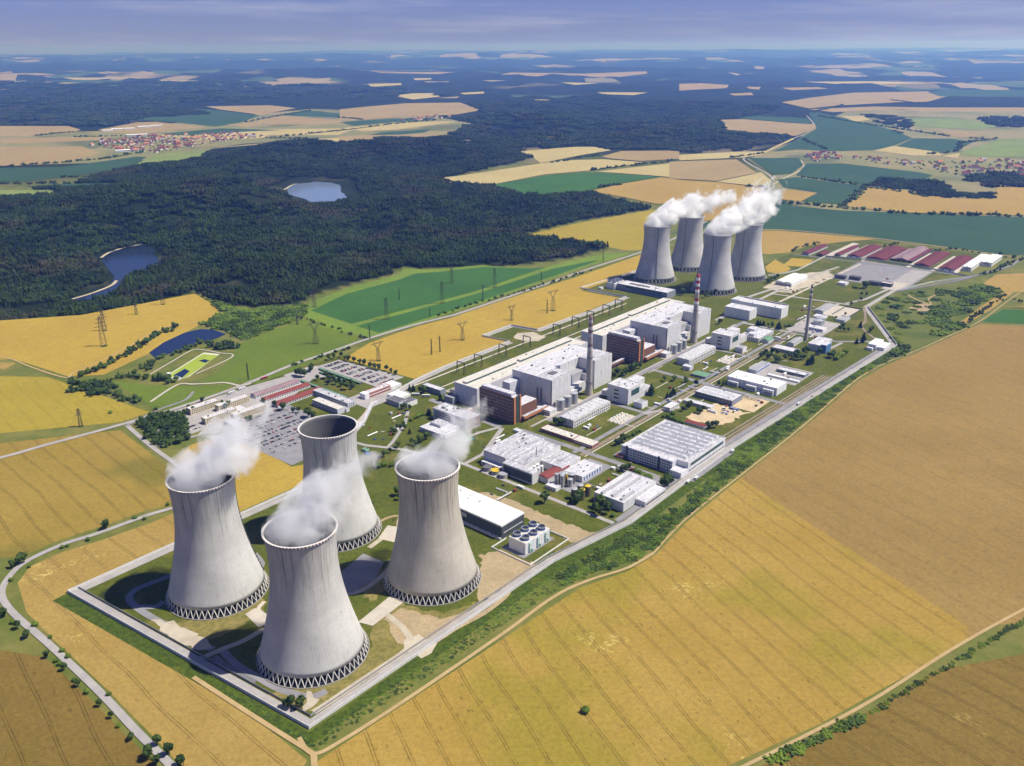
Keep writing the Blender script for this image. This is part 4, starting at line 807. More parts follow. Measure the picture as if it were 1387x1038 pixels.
for vv, ww in ((-245, 18), (-210, 8), (-160, 8), (-52, 10), (4, 10), (52, 8)): st(1800, vv, 1990, vv, ww, 'concrete_path', .16)
# switchyard lanes behind the turbine halls
for v_, w_ in ((-322, 6), (-345, 3), (-362, 3), (-400, 4)): st(500, v_, 1110, v_, w_, 'concrete_path', .15)
for u_ in range(520, 1110, 42): st(u_, -345, u_, -318, 3, 'concrete_path', .155)
ppad([(700, 452), (722, 450), (738, 457), (728, 463), (705, 462), (695, 458)], 'gravel', .2)
# offices and car parks
pad([(205, -600), (330, -600), (420, -590), (440, -560), (300, -480), (200, -480)], 'asphalt_pale', .14); pad([(196, -470), (206, -430), (210, -318), (260, -318), (330, -425), (330, -492), (262, -492), (240, -470)], 'asphalt', .15, 'pavement', 'grey asphalt of the large staff car park')
pad([(462, -590), (505, -588), (520, -440), (462, -440)], 'asphalt_pale', .16, 'pavement', 'pale car park beside the yellow field'); rect(398, 480, -440, -385, 'asphalt_pale', .155); pad([(455, -600), (400, -600), (395, -560), (440, -540), (470, -585)], 'asphalt_pale', .157)
rect(148, 205, -560, -505, 'asphalt_pale', .152); uvstrip('road', [(420, -400), (380, -372), (330, -345), (300, -330)], 7, .22, 'concrete_path'); uvstrip('road', [(300, -345), (310, -290), (330, -250), (345, -200), (354, -150)], 6, .222, 'asphalt_pale'); uvstrip('road', [(430, -335), (390, -300), (340, -270), (322, -262)], 5, .224, 'asphalt_pale')
uvstrip('road', [(470, -190), (440, -200), (400, -205)], 6, .226, 'asphalt_pale'); rect(395, 428, -420, -385, 'asphalt_pale', .19)
# settling basin with algae
simple('algae', (.27, .34, .03), .6, .12, .05); simple('basin_lime', (.50, .50, .40), .9)
ppad([(224, 510), (276, 478), (298, 480), (256, 511), (236, 516)], 'basin_lime', .3, 'basin_rim'); ppad([(228, 509), (275, 480), (296, 482), (254, 511), (240, 514)], 'algae', .34, 'water', 'bright green algae covered settling basin')
ppad([(235, 509), (250, 500), (257, 503), (247, 512), (238, 512)], 'pond_water', .37, 'water'); ppad([(269, 489), (277, 487), (284, 489), (278, 492)], 'pond_water', .37, 'water')
LAY[1] = .0006
# ================================================================ BUILDINGS
def roof_mat(name, col, dirt, amt):
    k = NT(name); p = k.obj(); n1 = k.noise(k.mapping(p, (.05, .22, 1)), 1.0, 5, .7); n2 = k.noise(p, .35, 5, .75)
    c = k.mix(k.ramp(n1, .42, .72, 0, amt), col, dirt); c = k.mix(k.ramp(n2, .42, .66, 0, amt * .8), c, tuple(x * .8 for x in dirt)); M[name] = k.bsdf(c, .85, spec=.15)
roof_mat('roof_white', (.60, .59, .62), (.30, .30, .34), .7); roof_mat('roof_stained', (.56, .55, .58), (.19, .19, .22), .95); roof_mat('roof_bright', (.76, .76, .76), (.56, .56, .58), .45)
roof_mat('roof_cream', (.60, .57, .51), (.40, .38, .34), .7); roof_mat('roof_grey', (.34, .34, .36), (.22, .22, .24), .6); roof_mat('roof_red', (.22, .058, .05), (.15, .045, .04), .6); roof_mat('roof_maroon', (.115, .028, .035), (.17, .055, .065), .7)
roof_mat('roof_faded', (.21, .115, .125), (.32, .26, .285), .9); roof_mat('roof_dark', (.11, .11, .13), (.18, .18, .2), .6); roof_mat('roof_green', (.14, .27, .17), (.10, .20, .13), .5)
def clad(name, col, step, dark=.72):
    k = NT(name); p = k.obj(); sp = k.n('ShaderNodeSeparateXYZ'); k.set(sp.inputs[0], p); s = k.math('ADD', sp.outputs[0], sp.outputs[1])
    t = k.math('ABSOLUTE', k.math('SUBTRACT', k.math('FRACT', k.math('DIVIDE', s, step)), .5)); c = k.mix(k.ramp(t, .46, .5, 0, .5), col, tuple(x * dark for x in col))
    n1 = k.noise(k.mapping(p, (.3, .3, .06)), 1.0, 4, .65); c = k.mix(k.ramp(n1, .42, .68, 0, .5), c, tuple(x * .66 for x in col)); M[name] = k.bsdf(c, .75, spec=.2)
clad('wall_white', (.64, .63, .63), 3.0); clad('wall_bright', (.74, .74, .75), 2.4); clad('wall_grey', (.42, .42, .45), 3.0); clad('wall_cream', (.62, .54, .38), 4.0); clad('wall_lilac', (.60, .60, .66), 4.0); clad('wall_charcoal', (.075, .085, .095), 4.5); clad('wall_steel', (.25, .27, .32), 3.5)
clad('wall_rose', (.30, .155, .14), 5.0); clad('wall_blue', (.10, .22, .42), 3.0); clad('wall_olive', (.16, .135, .075), 2.0); clad('wall_pink', (.48, .21, .16), 4)
k = NT('brick'); p = k.obj(); c = k.mix(k.ramp(k.noise(p, .25, 4, .7), .3, .7), (.165, .080, .056), (.21, .108, .078)); c = k.mix(k.ramp(k.noise(k.mapping(p, (.8, .8, 2.5)), 1.0, 2), .4, .7, 0, .4), c, (.12, .058, .042)); M['brick'] = k.bsdf(c, .85, spec=.15)
simple('glass', (.035, .045, .06), .25, .3, .3, 1.0, spec=.6); simple('glass_green', (.035, .085, .085), .3, .2, spec=.5); simple('glass_pale', (.52, .52, .54), .4, .3, .4); simple('steel', (.42, .43, .45), .45, .15, spec=.5, metal=.3); simple('steel_dark', (.10, .10, .11), .6); simple('vent_white', (.74, .74, .75), .7); simple('yellow', (.55, .38, .03), .6); simple('blue_door', (.03, .10, .38), .5); simple('fan_blue', (.035, .09, .30), .5); simple('pipe_green', (.30, .46, .38), .6); simple('orange_brick', (.42, .17, .075), .8)

def windows(parent, side, u0, u1, v0, v1, zs, n, ww, wh, m='glass', name='window_band', margin=1.5, proud=.1):
    """rows of panes on one face; local x = u, local y = -v, origin at the footprint centre"""
    hx, hy = (u1 - u0) / 2, (v1 - v0) / 2
    for z in zs:
        b = MB(); ln = (2 * hy if side in 'LR' else 2 * hx) - 2 * margin
        for i in range(n):
            c = -ln / 2 + ln * (i + .5) / n; w = ww if n > 1 else min(ww, ln)
            if side == 'L': b.box(-hx - proud, -hx + .05, c - w / 2, c + w / 2, z, z + wh)
            elif side == 'R': b.box(hx - .05, hx + proud, c - w / 2, c + w / 2, z, z + wh)
            elif side == 'F': b.box(c - w / 2, c + w / 2, -hy - proud, -hy + .05, z, z + wh)
            else: b.box(c - w / 2, c + w / 2, hy - .05, hy + proud, z, z + wh)
        b.build(name, M[m], parent)
def bld(name, label, u0, u1, v0, v1, h, wall='wall_white', roof='roof_white', kind='flat', win=(), vents=0, par=.7, ridge=3.0, ribs=0, cat='building', base=0, group=None, over=.5):
    c = W((u0 + u1) / 2, (v0 + v1) / 2); t = thing(name, label, cat, c, UA, group)
    x, y = (u1 - u0) / 2, (v1 - v0) / 2; b = MB()
    if kind == 'flat':
        w = .4; zr = h - par
        for a0, a1, b0, b1 in ((-x, x, -y, -y + w), (-x, x, y - w, y), (-x, -x + w, -y + w, y - w), (x - w, x, -y + w, y - w)): b.box(a0, a1, b0, b1, base, h)
        b.build('wall', M[wall], t)
        MB().box(-x + w, x - w, -y + w, y - w, zr - .5, zr).build('roof', M[roof], t)
        zt = zr
    else:
        b.box(-x, x, -y, y, base, h); b.build('wall', M[wall], t); al = 'x' if kind == 'gable_u' else 'y'
        MB().gable(-x, x, -y, y, h + .02, h + ridge, 0, over, al).build('roof', M[roof], t); zt = h + ridge * .5
    if ribs:
        b = MB(); s = ribs
        for i in range(1, int(2 * x / s)): b.box(-x + i * s - .15, -x + i * s + .15, -y - .22, -y + .01, 0, h - .1); b.box(-x + i * s - .15, -x + i * s + .15, y - .01, y + .22, 0, h - .1)
        for i in range(1, int(2 * y / s)): b.box(-x - .22, -x + .01, -y + i * s - .15, -y + i * s + .15, 0, h - .1); b.box(x - .01, x + .22, -y + i * s - .15, -y + i * s + .15, 0, h - .1)
        b.build('wall_rib', M[wall], t)
    for q in win: windows(t, q[0], u0, u1, v0, v1, *q[1:])
    rr = random.Random(int(u0 * 7 + v0 * 3))
    for i in range(vents + (int(x * y / 160) if kind == 'flat' else 0)):
        a, d = rr.uniform(-x * .8, x * .8), rr.uniform(-y * .8, y * .8); s = rr.uniform(.6, 1.6)
        MB().box(a - s, a + s, d - s * .7, d + s * .7, zt - .2, zt + rr.uniform(.8, 2)).build('roof_vent', M[rr.choice(['vent_white', 'steel', 'steel_dark'])], t)
    return t
def block(t, x0, x1, y0, y1, z0, z1, wall='wall_white', roof=None, name='annex'):
    """a lower or higher volume of the same building (local metres: x along u, y = -v)"""
    o = MB().box(x0, x1, y0, y1, z0, z1).build(name, M[wall], t)
    if roof: MB().box(x0 + .3, x1 - .3, y0 + .3, y1 - .3, z1 + .003, z1 + .12).build('roof', M[roof], o)
    return o
def tank(label, u, v, r, h, m='steel', top='steel', name='storage_tank', group=None, dome=True, cat='tank'):
    t = thing(name, label, cat, W(u, v), 0, group); MB().cyl(0, 0, r, r, 0, h, 28).build('shell', M[m], t)
    b = MB(); b.cyl(0, 0, r * 1.02, r * .15, h, h + r * .22, 28) if dome else b.cyl(0, 0, r * 1.02, r * 1.02, h, h + .3, 28)
    b.build('roof', M[top], t); MB().box(r * .98, r * 1.06, -.4, .4, 0, h).build('ladder', M['steel_dark'], t, False, None, R(-100)); return t

simple('pane_grey', (.17, .17, .20), .3, .4, .5, spec=.5)
# ---- the two reactor blocks, a copy of each other along the grid
def stack(label, u, v, h, r0, r1, bands):
    t = thing('chimney', label, 'chimney', W(u, v), 0); f = lambda z: r0 + (r1 - r0) * z / h
    zs = [b_[0] for b_ in bands]; b = MB().cyl(0, 0, f(0) * 1.25, f(14), 0, 14, 24, cap=False).cyl(0, 0, f(14), f(zs[0]), 14, zs[0], 24, cap=False); b.build('shaft', M['stack_concrete'], t, True)
    for z0, z1, m in bands: MB().cyl(0, 0, f(z0), f(z1), z0, z1, 24, cap=z1 >= h).build('painted_band', M[m], t, True)
    for z in (20, 60, h - 22): MB().cyl(0, 0, f(z) + .9, f(z) + .9, z, z + .5, 24).build('gallery_ring', M['steel_dark'], t)
    return t
simple('stack_concrete', (.36, .33, .30), .9, .25, .08)
near_far = [(0, 'nearer', 'behind the admin block', ''), (323, 'farther', 'toward the far cooling towers', '')]
for du, adj, where, _ in near_far:
    # turbine hall with two green glazed roof lanterns
    t = bld('turbine_hall', 'long low turbine hall with green glazed roof lanterns, %s' % ('nearest the visitor car park' if du == 0 else 'beside the glazed pump hall'), 502 + du, 782 + du, -309, -263, 30, 'wall_lilac', 'roof_cream', ribs=7, vents=5)
    for i, (a, c) in enumerate(((-134, -18), (-8, 128))):
        o = MB().box(a, c, 3, 11, 28.8, 32.2).build('roof_lantern', M['roof_cream'], t); MB().box(a + .5, c - .5, 2.7, 3.05, 29.6, 31.9).build('glazing', M['glass_green'], o)
    # reactor building: one great hall with two wings toward the chimney
    t = bld('reactor_building', '%s great white reactor building with a recess for its chimney' % ('near' if du == 0 else 'far'), 565 + du, 719 + du, -248, -203, 46.5, 'wall_white', 'roof_white', ribs=9, vents=3)
    block(t, -77, -31, -53.5, -22.503, 0, 46.3, 'wall_white', 'roof_stained', 'wing'); block(t, 30, 77, -53.5, -22.503, 0, 47.3, 'wall_white', 'roof_stained', 'wing')
    block(t, -30.99, 29.99, -36, -22.503, 0, 30, 'wall_grey', 'roof_grey', 'annex'); block(t, -30.98, 29.98, -44, -36.003, 0, 15, 'wall_white', 'roof_white', 'annex'); block(t, -20, 5, -48, -44.003, 5, 10, 'wall_grey', 'roof_white', 'gallery'); block(t, 20, 29.9, -44, -36.01, 15.2, 26, 'wall_white', 'roof_white', 'lift_tower')
    block(t, -100, -77.003, 8, 22.4, 0, 34, 'wall_lilac', 'roof_white', 'annex'); block(t, -60, -48, -58, -53.503, 0, 5, 'wall_grey', 'roof_white', 'porch'); MB().box(-58, -46, -40, -30, 46.45, 47.6).build('roof_hatch', M['roof_dark'], t)
    b = MB()
    for i in range(1, 5): b.box(-77 + i * 9.2, -76.8 + i * 9.2, -53.64, -53.49, 0, 46)
    for i in range(1, 5): b.box(30 + i * 9.4, 30.2 + i * 9.4, -53.64, -53.49, 0, 47)
    for i in range(1, 4): b.box(-77.14, -76.99, -53 + i * 7.6, -52.8 + i * 7.6, 0, 46)
    b.build('wall_rib', M['wall_white'], t)
    for yy in (-34, -27): MB().box(-78.2, -76.9, yy, yy + 1.2, 8, 30).build('duct', M['steel_dark'], t)
    MB().box(-78.0, -76.95, -53.2, -51.8, 0, 44).build('ladder', M['steel_dark'], t)
    # brown brick block across the end of the hall
    t = bld('brick_block', 'seven storey brown brick block with window rows, beside the %s reactor building' % ('near' if du == 0 else 'far'), 489 + du, 504 + du, -246, -181, 41 if du == 0 else 40, 'brick', 'roof_white', par=1.0,
            win=[('L', [5 + 5 * i for i in range(7)], 15, 2.6, 1.9, 'pane_grey'), ('F', [7 + 4.6 * i for i in range(7)], 3, 2.6, 2.4, 'glass'), ('R', [5 + 5 * i for i in range(7)], 15, 2.2, 1.5, 'glass')])
    rb = random.Random(du + 3); b = MB()
    for i in range(7):
        for j in range(15):
            if rb.random() < .5: c_ = -31 + 62 * (j + .5) / 15; b.box(-7.66, -7.45, c_ - 1.0, c_ + .2, 5.1 + 5 * i, 6.4 + 5 * i)
    b.build('window_blind', M['glass_pale'], t)
    MB().box(-4.5, 5, -26, 31, 40, 44).build('roof_plant', M['roof_white'], t); MB().box(-1.5, 2.5, -33.4, -32.48, 2, 42.5).build('stair_glazing', M['glass_green'], t); MB().box(4.5, 7.45, -33.8, -32.48, 0, 42.5).build('pier', M['orange_brick'], t); MB().box(-7.45, -3.0, -33.2, -32.48, 0, 41.2).build('pier', M['orange_brick'], t)
    block(t, 7.503, 44, -33, -12, 0, 24 if du == 0 else 22, 'brick', 'roof_white', 'annex'); block(t, 7.503, 30, -12, 30, 0, 15, 'wall_grey', 'roof_grey', 'annex')
    o = MB().box(7.7, 62, -40, -34, 5, 9).build('bridge', M['orange_brick'], t); MB().box(8, 61.5, -39.6, -34.4, 9.003, 9.4).build('roof', M['roof_stained'], o)
    for x_ in (20, 38, 56): MB().box(x_ - .6, x_ + .6, -38, -36, 0, 5).build('bridge_pier', M['stack_concrete'], t)
    for i, u_ in enumerate((574, 591, 607)): tank('%s of three silver storage tanks by the %s reactor building' % (('first', 'middle', 'last')[i], 'near' if du == 0 else 'far'), u_ + du, -163, 6, 17, group='silver tanks')
    bld('pump_shed', 'low white shed between silver tanks and the %s brick block' % ('near' if du == 0 else 'far'), 545 + du, 562 + du, -186, -160, 8, 'wall_white', 'roof_white', win=[('L', [2.5], 8, 1.8, 1.5)])
    wk = bld('workshop', 'long low workshop with rows of sloping roof hoods before the %s reactor building' % ('near' if du == 0 else 'far'), 533 + du, 624 + du, -133, -109, 12, 'wall_white', 'roof_stained', win=[('F', [2, 6.5], 17, 2.6, 1.9), ('B', [2, 6.5], 17, 2.6, 1.9)])
    for i in range(9):
        for j in range(2):
            b = MB(); x_ = -40 + i * 10; y_ = -6 + j * 11; b.quad((x_, y_ - 4.4, 11.35), (x_ + 5.5, y_ - 4.4, 11.35), (x_ + 5.5, y_ + 4.4, 11.35), (x_, y_ + 4.4, 11.35)); b.quad((x_, y_ - 4.4, 11.35), (x_, y_ + 4.4, 11.35), (x_ + 3, y_ + 4.4, 13.4), (x_ + 3, y_ - 4.4, 13.4)); b.quad((x_ + 3, y_ - 4.4, 13.4), (x_ + 3, y_ + 4.4, 13.4), (x_ + 5.5, y_ + 4.4, 11.35), (x_ + 5.5, y_ - 4.4, 11.35)); b.tri((x_, y_ - 4.4, 11.35), (x_ + 5.5, y_ - 4.4, 11.35), (x_ + 3, y_ - 4.4, 13.4)); b.tri((x_ + 5.5, y_ + 4.4, 11.35), (x_, y_ + 4.4, 11.35), (x_ + 3, y_ + 4.4, 13.4)); b.build('roof_hood', M['roof_bright'], wk)
    # auxiliary building before the chimney
    t = bld('auxiliary_building', 'tall white auxiliary building with a big green window before the %s chimney' % ('near' if du == 0 else 'far'), 651 + du, 684 + du, -133, -96, 26, 'wall_white', 'roof_white', vents=4, win=[('L', [6, 12, 18], 1, 13, 2.6)])
    MB().box(-8, 14, -18.65, -18.45, 12, 21).build('big_window', M['glass_green'], t); block(t, 16.503, 62, 2, 18.4, 0, 17, 'wall_white', 'roof_white', 'wing'); block(t, 16.503, 52, -17, 1.99, 0, 11, 'wall_white', 'roof_stained', 'wing'); block(t, -12, -2, 18.503, 32, 3, 11, 'wall_white', 'roof_white', 'bridge')
    MB().box(-16.65, -16.45, -16.5, -2, 3, 24.5).build('frame_panel', M['wall_lilac'], t)
    bld('gatehouse', 'small white cube beside the %s auxiliary building' % ('near' if du == 0 else 'far'), 652 + du, 668 + du, -86, -72, 9, 'wall_bright', 'roof_grey')
simple('band_faded', (.20, .13, .14), .8); simple('band_pale', (.46, .43, .42), .8)
for du, wh in ((0, 'near'), (323, 'far')):
    red = 'band_faded' if du == 0 else 'paint_red'; bands = [(72 + 5.35 * i, 72 + 5.35 * (i + 1), ('band_pale' if du == 0 else 'paint_white', red)[i % 2]) for i in range(10)]; bands[2] = (bands[2][0], bands[2][1], 'stack_concrete'); bands[3] = (bands[3][0], bands[3][1], 'stack_concrete'); bands[-1] = (bands[-1][0], 125.5, red)
    stack('tall concrete chimney with %s bands by the %s reactor building' % ('faded dull red and white' if du == 0 else 'bright red and white', wh), 651 + du, -167, 125.5, 5.4, 3.0, bands)
# gallery bridge on legs between the blocks
t = thing('pipe_bridge', 'long brown covered bridge running between the two reactor blocks', 'bridge', W(690, -203), UA)
MB().box(0, 118, -3, 3, 5, 9).build('gallery', M['brick'], t); MB().box(.2, 117.8, -2.6, 2.6, 9.003, 9.3).build('roof', M['roof_stained'], t)
for i in range(8): MB().box(5 + i * 15.4, 6 + i * 15.4, -1, 1, 0, 5).build('pier', M['stack_concrete'], t)

# ---- near compound: pump hall with fan coolers (and its far twin)
t = bld('pump_hall', 'dark glass clad pump hall with bright white flat roof beside cooling tower', 248, 286, -118, 6, 16.5, 'wall_charcoal', 'roof_bright', par=.3)
MB().box(-19.2, 19.2, -62.2, 62.2, 14.9, 16.7).build('roof_edge', M['vent_white'], t); MB().box(-18.3, 18.3, -61.3, 61.3, 16.703, 16.85).build('roof', M['roof_bright'], t); MB().box(-.15, .15, -61, 61, 16.853, 16.95).build('roof_seam', M['roof_grey'], t); MB().box(-22, -19.21, -62, 62, 0, 2.2).build('plinth', M['roof_white'], t)
MB().box(-19.3, -18.95, -10, 8, 8, 12.5).build('light_panel', M['glass_pale'], t); MB().box(-16, 16, -62.35, -61.95, 6, 7).build('light_panel', M['glass_pale'], t)
def fan_cooler(label, u0, u1, v0, v1, h):
    t = thing('fan_cooler', label, 'cooling unit', W((u0 + u1) / 2, (v0 + v1) / 2), UA, 'fan coolers'); x, y = (u1 - u0) / 2, (v1 - v0) / 2
    b = MB().box(-x, x, -y, y, 0, h); b.build('casing', M['wall_bright'], t)
    MB().box(-x + .4, x - .4, -y + .4, y - .4, h + .003, h + .25).build('deck', M['roof_cream'], t)
    for i in range(3):
        for j in range(2):
            cx, cy = -x * .66 + i * x * .66, (-.5 + j) * y; q = put('fan', ring_mesh('fan', 3.9, 4.3, h + .2, h + 2.6, 24, [M['fan_blue']]), t, (cx, cy, 0))
            put('fan_collar', ring_mesh('fan_collar', 4.0, 4.35, h + 2.6, h + 3.9, 24, [M['steel']]), q); b = MB().cyl(0, 0, .9, .9, h + .3, h + 2.2, 10)
            for a in range(5): b.bar((0, 0, h + 1.6), (3.7 * math.cos(a * 1.2566), 3.7 * math.sin(a * 1.2566), h + 1.9), .7)
            b.build('blade', M['steel_dark'], q)
    for i in range(3):
        cx = -x * .66 + i * x * .66; b = MB()
        for z in (2, 4.5, 7, 9.5, 12): b.box(cx - 1.2, cx + 1.2, -y - 1.6, -y - .02, z, z + .25)
        for a in (-1.1, 1.1): b.box(cx + a - .12, cx + a + .12, -y - 1.6, -y - 1.36, 0, 12.2)
        b.build('stair', M['pipe_green'], t); MB().cyl(cx + 3, -y - 1, .9, .9, 0, 4, 12).build('riser', M['pipe_green'], t)
    for i in (1, 2): MB().box(-x + i * 2 * x / 3 - .12, -x + i * 2 * x / 3 + .12, -y - .1, -y + .02, 0, h).build('joint', M['wall_grey'], t)
    return t
fan_cooler('white fan cooler block with six blue rimmed fans beside the white roofed pump hall', 240, 281, 23, 46, 14)
fan_cooler('far fan cooler block beside the yellow field and glazed pump hall', 1184, 1222, -503, -480, 14)
wall_thing(uvs([(252, 9), (228, 9), (228, 62), (294, 62), (294, 9)]), 'low white kerb fence round the fan cooler block', 1.6, .5, 'wall_cap', 'compound_fence', 'fence')
rect(232, 290, 14, 58, 'lawn', .12, 'lawn'); rect(234, 286, 17, 49, 'asphalt', .14)
t = bld('pump_hall', 'far dark glazed pump hall with white roof before the distant cooling towers', 1190, 1226, -477, -352, 14, 'wall_steel', 'roof_white'); MB().box(-18.3, -18.0, -50, 40, 8, 12).build('window_band', M['glass_green'], t); MB().box(-18.5, -18.0, -62, 30, 4, 6).build('window_band', M['fan_blue'], t); MB().box(-4, 2, -10, 40, 13.9, 14.6).build('roof_light', M['roof_dark'], t)

# ---- water treatment works
t = bld('water_treatment_works', 'large stepped white works with stained grey roofs beside the red roofed shed', 374, 452, -134, -97, 18, 'wall_lilac', 'roof_stained', vents=5, ribs=9)
block(t, -35, 38, -46.5, -18.503, 0, 15.5, 'wall_white', 'roof_stained', 'middle_hall'); block(t, -47, -35.003, -68.5, -20, 0, 15, 'wall_white', 'roof_stained', 'front_hall'); block(t, -3, 37, -79.5, -46.503, 0, 10, 'wall_bright', 'roof_stained', 'low_hall'); block(t, -47.01, -39.003, -16, 16, 0, 6, 'wall_white', 'roof_white', 'annex')
MB().box(-47.15, -46.95, -14, 14, 2, 4).build('window_band', M['glass'], t); MB().box(-47.15, -46.95, -67, -22, 2, 13).build('cladding', M['wall_charcoal'], t)
MB().cyl(-4, -40, .5, .4, 15, 26, 10).build('flue', M['steel_dark'], t)
bld('open_shed', 'shed with sloping rust red roof beside the stepped works', 380, 424, -49, -34, 7.5, 'wall_white', 'roof_red', 'gable_u', ridge=2.0)
for i, (u_, v_) in enumerate(((361, -116), (360, -102), (359, -88))): tank('open concrete tank with yellow walkway, %s of three before the works' % ('first', 'second', 'third')[i], u_, v_, 5.6, 5, 'stack_concrete', ('roof_dark', 'yellow', 'roof_grey')[i], 'settling_tank', 'settling tanks', False)
for i in range(6): tank('slim white cylinder tank beside the rust red shed', 384 + (i % 3) * 6.5, -64 + (i // 3) * 6.5, 2.4, 11, 'vent_white', 'vent_white', 'small_tank', 'slim white tanks')
bld('chemical_store', 'low white store with blue doors beside round tanks', 410, 452, -31, -4, 8, 'wall_bright', 'roof_white', vents=3, win=[('F', [1.0], 7, 2.6, 5.2, 'blue_door', 'blue_door')])
for i, (u_, v_, r_, h_, m_) in enumerate(((393, -22, 4.5, 14, 'wall_olive'), (402, -14, 4.5, 12, 'steel_dark'), (393, -10, 3.5, 10, 'steel'), (403, -26, 5, 9, 'yellow'), (385, -16, 2.6, 16, 'steel'), (384, -24, 2.6, 16, 'steel'))): tank(('olive tall tank', 'dark squat tank', 'small grey tank', 'yellow rimmed tank', 'slim grey silo', 'outer slim grey silo')[i] + ' in the cluster beside the blue door store', u_, v_, r_, h_, m_, 'steel')
bld('switch_room', 'small white cabin below the rust red shed', 370, 380, -30, -14, 5, 'wall_bright', 'roof_white', win=[('L', [1.6], 4, 1.6, 1.2)])
for i, (u_, v_) in enumerate(((372, 6), (376, 14), (384, 6), (388, 14))): tank(('olive brown silo', 'ochre brown silo', 'rear olive silo', 'rear ochre silo')[i] + ' beside the hall with sawtooth skylights', u_, v_ + 6, 3.8, 13, 'wall_olive', 'yellow' if i % 2 else 'steel', 'silo')
t = bld('sawtooth_hall', 'white hall with three glazed ridge skylights near the perimeter road', 381, 452, 34, 75, 12.5, 'wall_white', 'roof_white', vents=3)
for j, (a, c) in enumerate(((-32, 30), (-30, 30), (-31, -5))):
    b = MB(); y_ = 12 - j * 13; o = MB().gable(a, c, y_ - 2.6, y_ + 2.6, 11.9, 14.6, 0, 0, 'x').build('skylight', M['roof_grey'], t)
block(t, -10, 35, -34, -20.503, 0, 7, 'wall_white', 'roof_white', 'annex'); windows(t, 'F', 381, 452, 34, 75, [7], 5, 2.5, 4.0, 'glass_pale'); MB().box(-9, 34, -34.15, -33.9, 2.2, 4).build('window_band', M['glass'], t)
t = bld('offices', 'long low rose brick offices with cream roof beside the works', 495, 512, -138, -82, 5.5, 'wall_rose', 'roof_cream', win=[('L', [1.6], 18, 1.7, 1.8), ('F', [1.6], 4, 1.7, 1.8)], vents=4); block(t, -8.3, 8.2, -60, -28.003, 0, 4.6, 'wall_rose', 'roof_cream', 'wing'); MB().box(-8.45, -8.25, -58, -30, 1.5, 3.2).build('window_band', M['glass_pale'], t)
# big hall with monitor roofs and office front
t = bld('assembly_hall', 'huge white hall with long roof monitors and a four storey office front', 512, 610, -8, 84, 16, 'wall_bright', 'roof_stained', vents=10, win=[('F', [9], 1, 86, 4.0, 'glass_green'), ('F', [2.5], 24, 2.4, 2.2, 'glass')])
for i in range(8):
    x_ = -40 + i * 11.4; o = MB().gable(x_ - 1.7, x_ + 1.7, -38, 40, 15.4, 18.0, 0, 0, 'y').build('roof_monitor', M['roof_bright'], t)
o = block(t, -60, -49.003, -30, 46, 0, 16.5, 'wall_lilac', 'roof_white', 'office_front')
for z in (2, 5.6, 9.2, 12.8):
    b = MB(); [b.box(-60.14, -59.95, -28 + i * 3.6, -25.6 + i * 3.6, z, z + 1.7) for i in range(20)]; b.build('window_band', M['glass'], t)
for yy in (-12, 36): MB().box(-60.6, -59.9, yy, yy + 3, 0, 18).build('stair_tower', M['wall_charcoal'], t)
block(t, -66, -49.01, -46, -30.003, 0, 8, 'wall_bright', 'roof_white', 'annex'); block(t, -66, -60.003, 40, 50, 0, 4, 'wall_pink', 'roof_red', 'porch')

# ---- workshops and stores toward the far end
t = bld('white_hall', 'white warehouse with three box bays on its front beside the bus yard', 826, 862, -25, 58, 13, 'wall_bright', 'roof_bright', vents=3)
for yy in (-38, -10, 20): o = block(t, -24, -18.003, yy, yy + 17, 0, 9 - (yy + 38) * .02, 'wall_white', 'roof_white', 'bay'); MB().box(-24.12, -23.95, yy + 2, yy + 15, 3, 4.4).build('window_band', M['glass'], t)
block(t, -22, -18.003, -21, -10.01, 0, 3.5, 'wall_white', 'roof_white', 'annex')
t = bld('machine_shop', 'dark sided machine shop with twin white roof monitors', 746, 779, -37, 25, 9, 'wall_steel', 'roof_white', win=[('L', [1.5, 5.5], 16, 2.6, 2)], vents=3)
for x_ in (-8, 6): MB().gable(x_ - 3, x_ + 3, -22, 24, 8.4, 11, 0, 0, 'y').build('roof_monitor', M['roof_bright'], t)
bld('store', 'narrow low white store beside a tree clump', 712, 724, -37, 8, 5, 'wall_white', 'roof_white', win=[('L', [1.6], 12, 1.8, 1.4)]); bld('canteen', 'small two storey white house by the rail street', 668, 694, -45, -34, 7, 'wall_bright', 'roof_white', win=[('L', [1.3, 4.3], 3, 1.6, 1.4), ('F', [1.3, 4.3], 7, 1.6, 1.4)])
bld('red_shed', 'long white shed with bright red roof beside the scrap yard', 647, 656, 3, 33, 3.6, 'wall_bright', 'roof_red', 'gable_v', ridge=1.6, win=[('L', [1.2], 8, 1.4, 1.3)]); bld('canopy', 'flat green canopy beside the gardens', 821, 841, -86, -60, 4, 'wall_steel', 'roof_green', par=.2)
t = bld('bus_garage', 'L shaped blue grey garage at the bus yard', 896, 946, -22, -8, 6, 'wall_lilac', 'roof_grey', win=[('F', [1.2], 10, 3, 3, 'blue_door')]); bld('vehicle_shed', 'long blue grey open vehicle shed at the bus yard', 927, 942, 12, 60, 5, 'wall_steel', 'roof_white', win=[('L', [.4], 9, 3.8, 3.4, 'glass')])
bld('trailer_store', 'row of white containers closing the bus yard', 898, 906, 10, 62, 3.2, 'wall_bright', 'roof_bright'); bld('laboratory', 'low long white laboratory behind dark trees', 1023, 1043, -40, 2, 6, 'wall_lilac', 'roof_white', win=[('L', [2.2], 12, 1.8, 1.6)]); bld('substation_house', 'small grey roofed house near the brown chimney', 1064, 1104, -30, -18, 6, 'wall_white', 'roof_grey', 'gable_u', ridge=1.5)
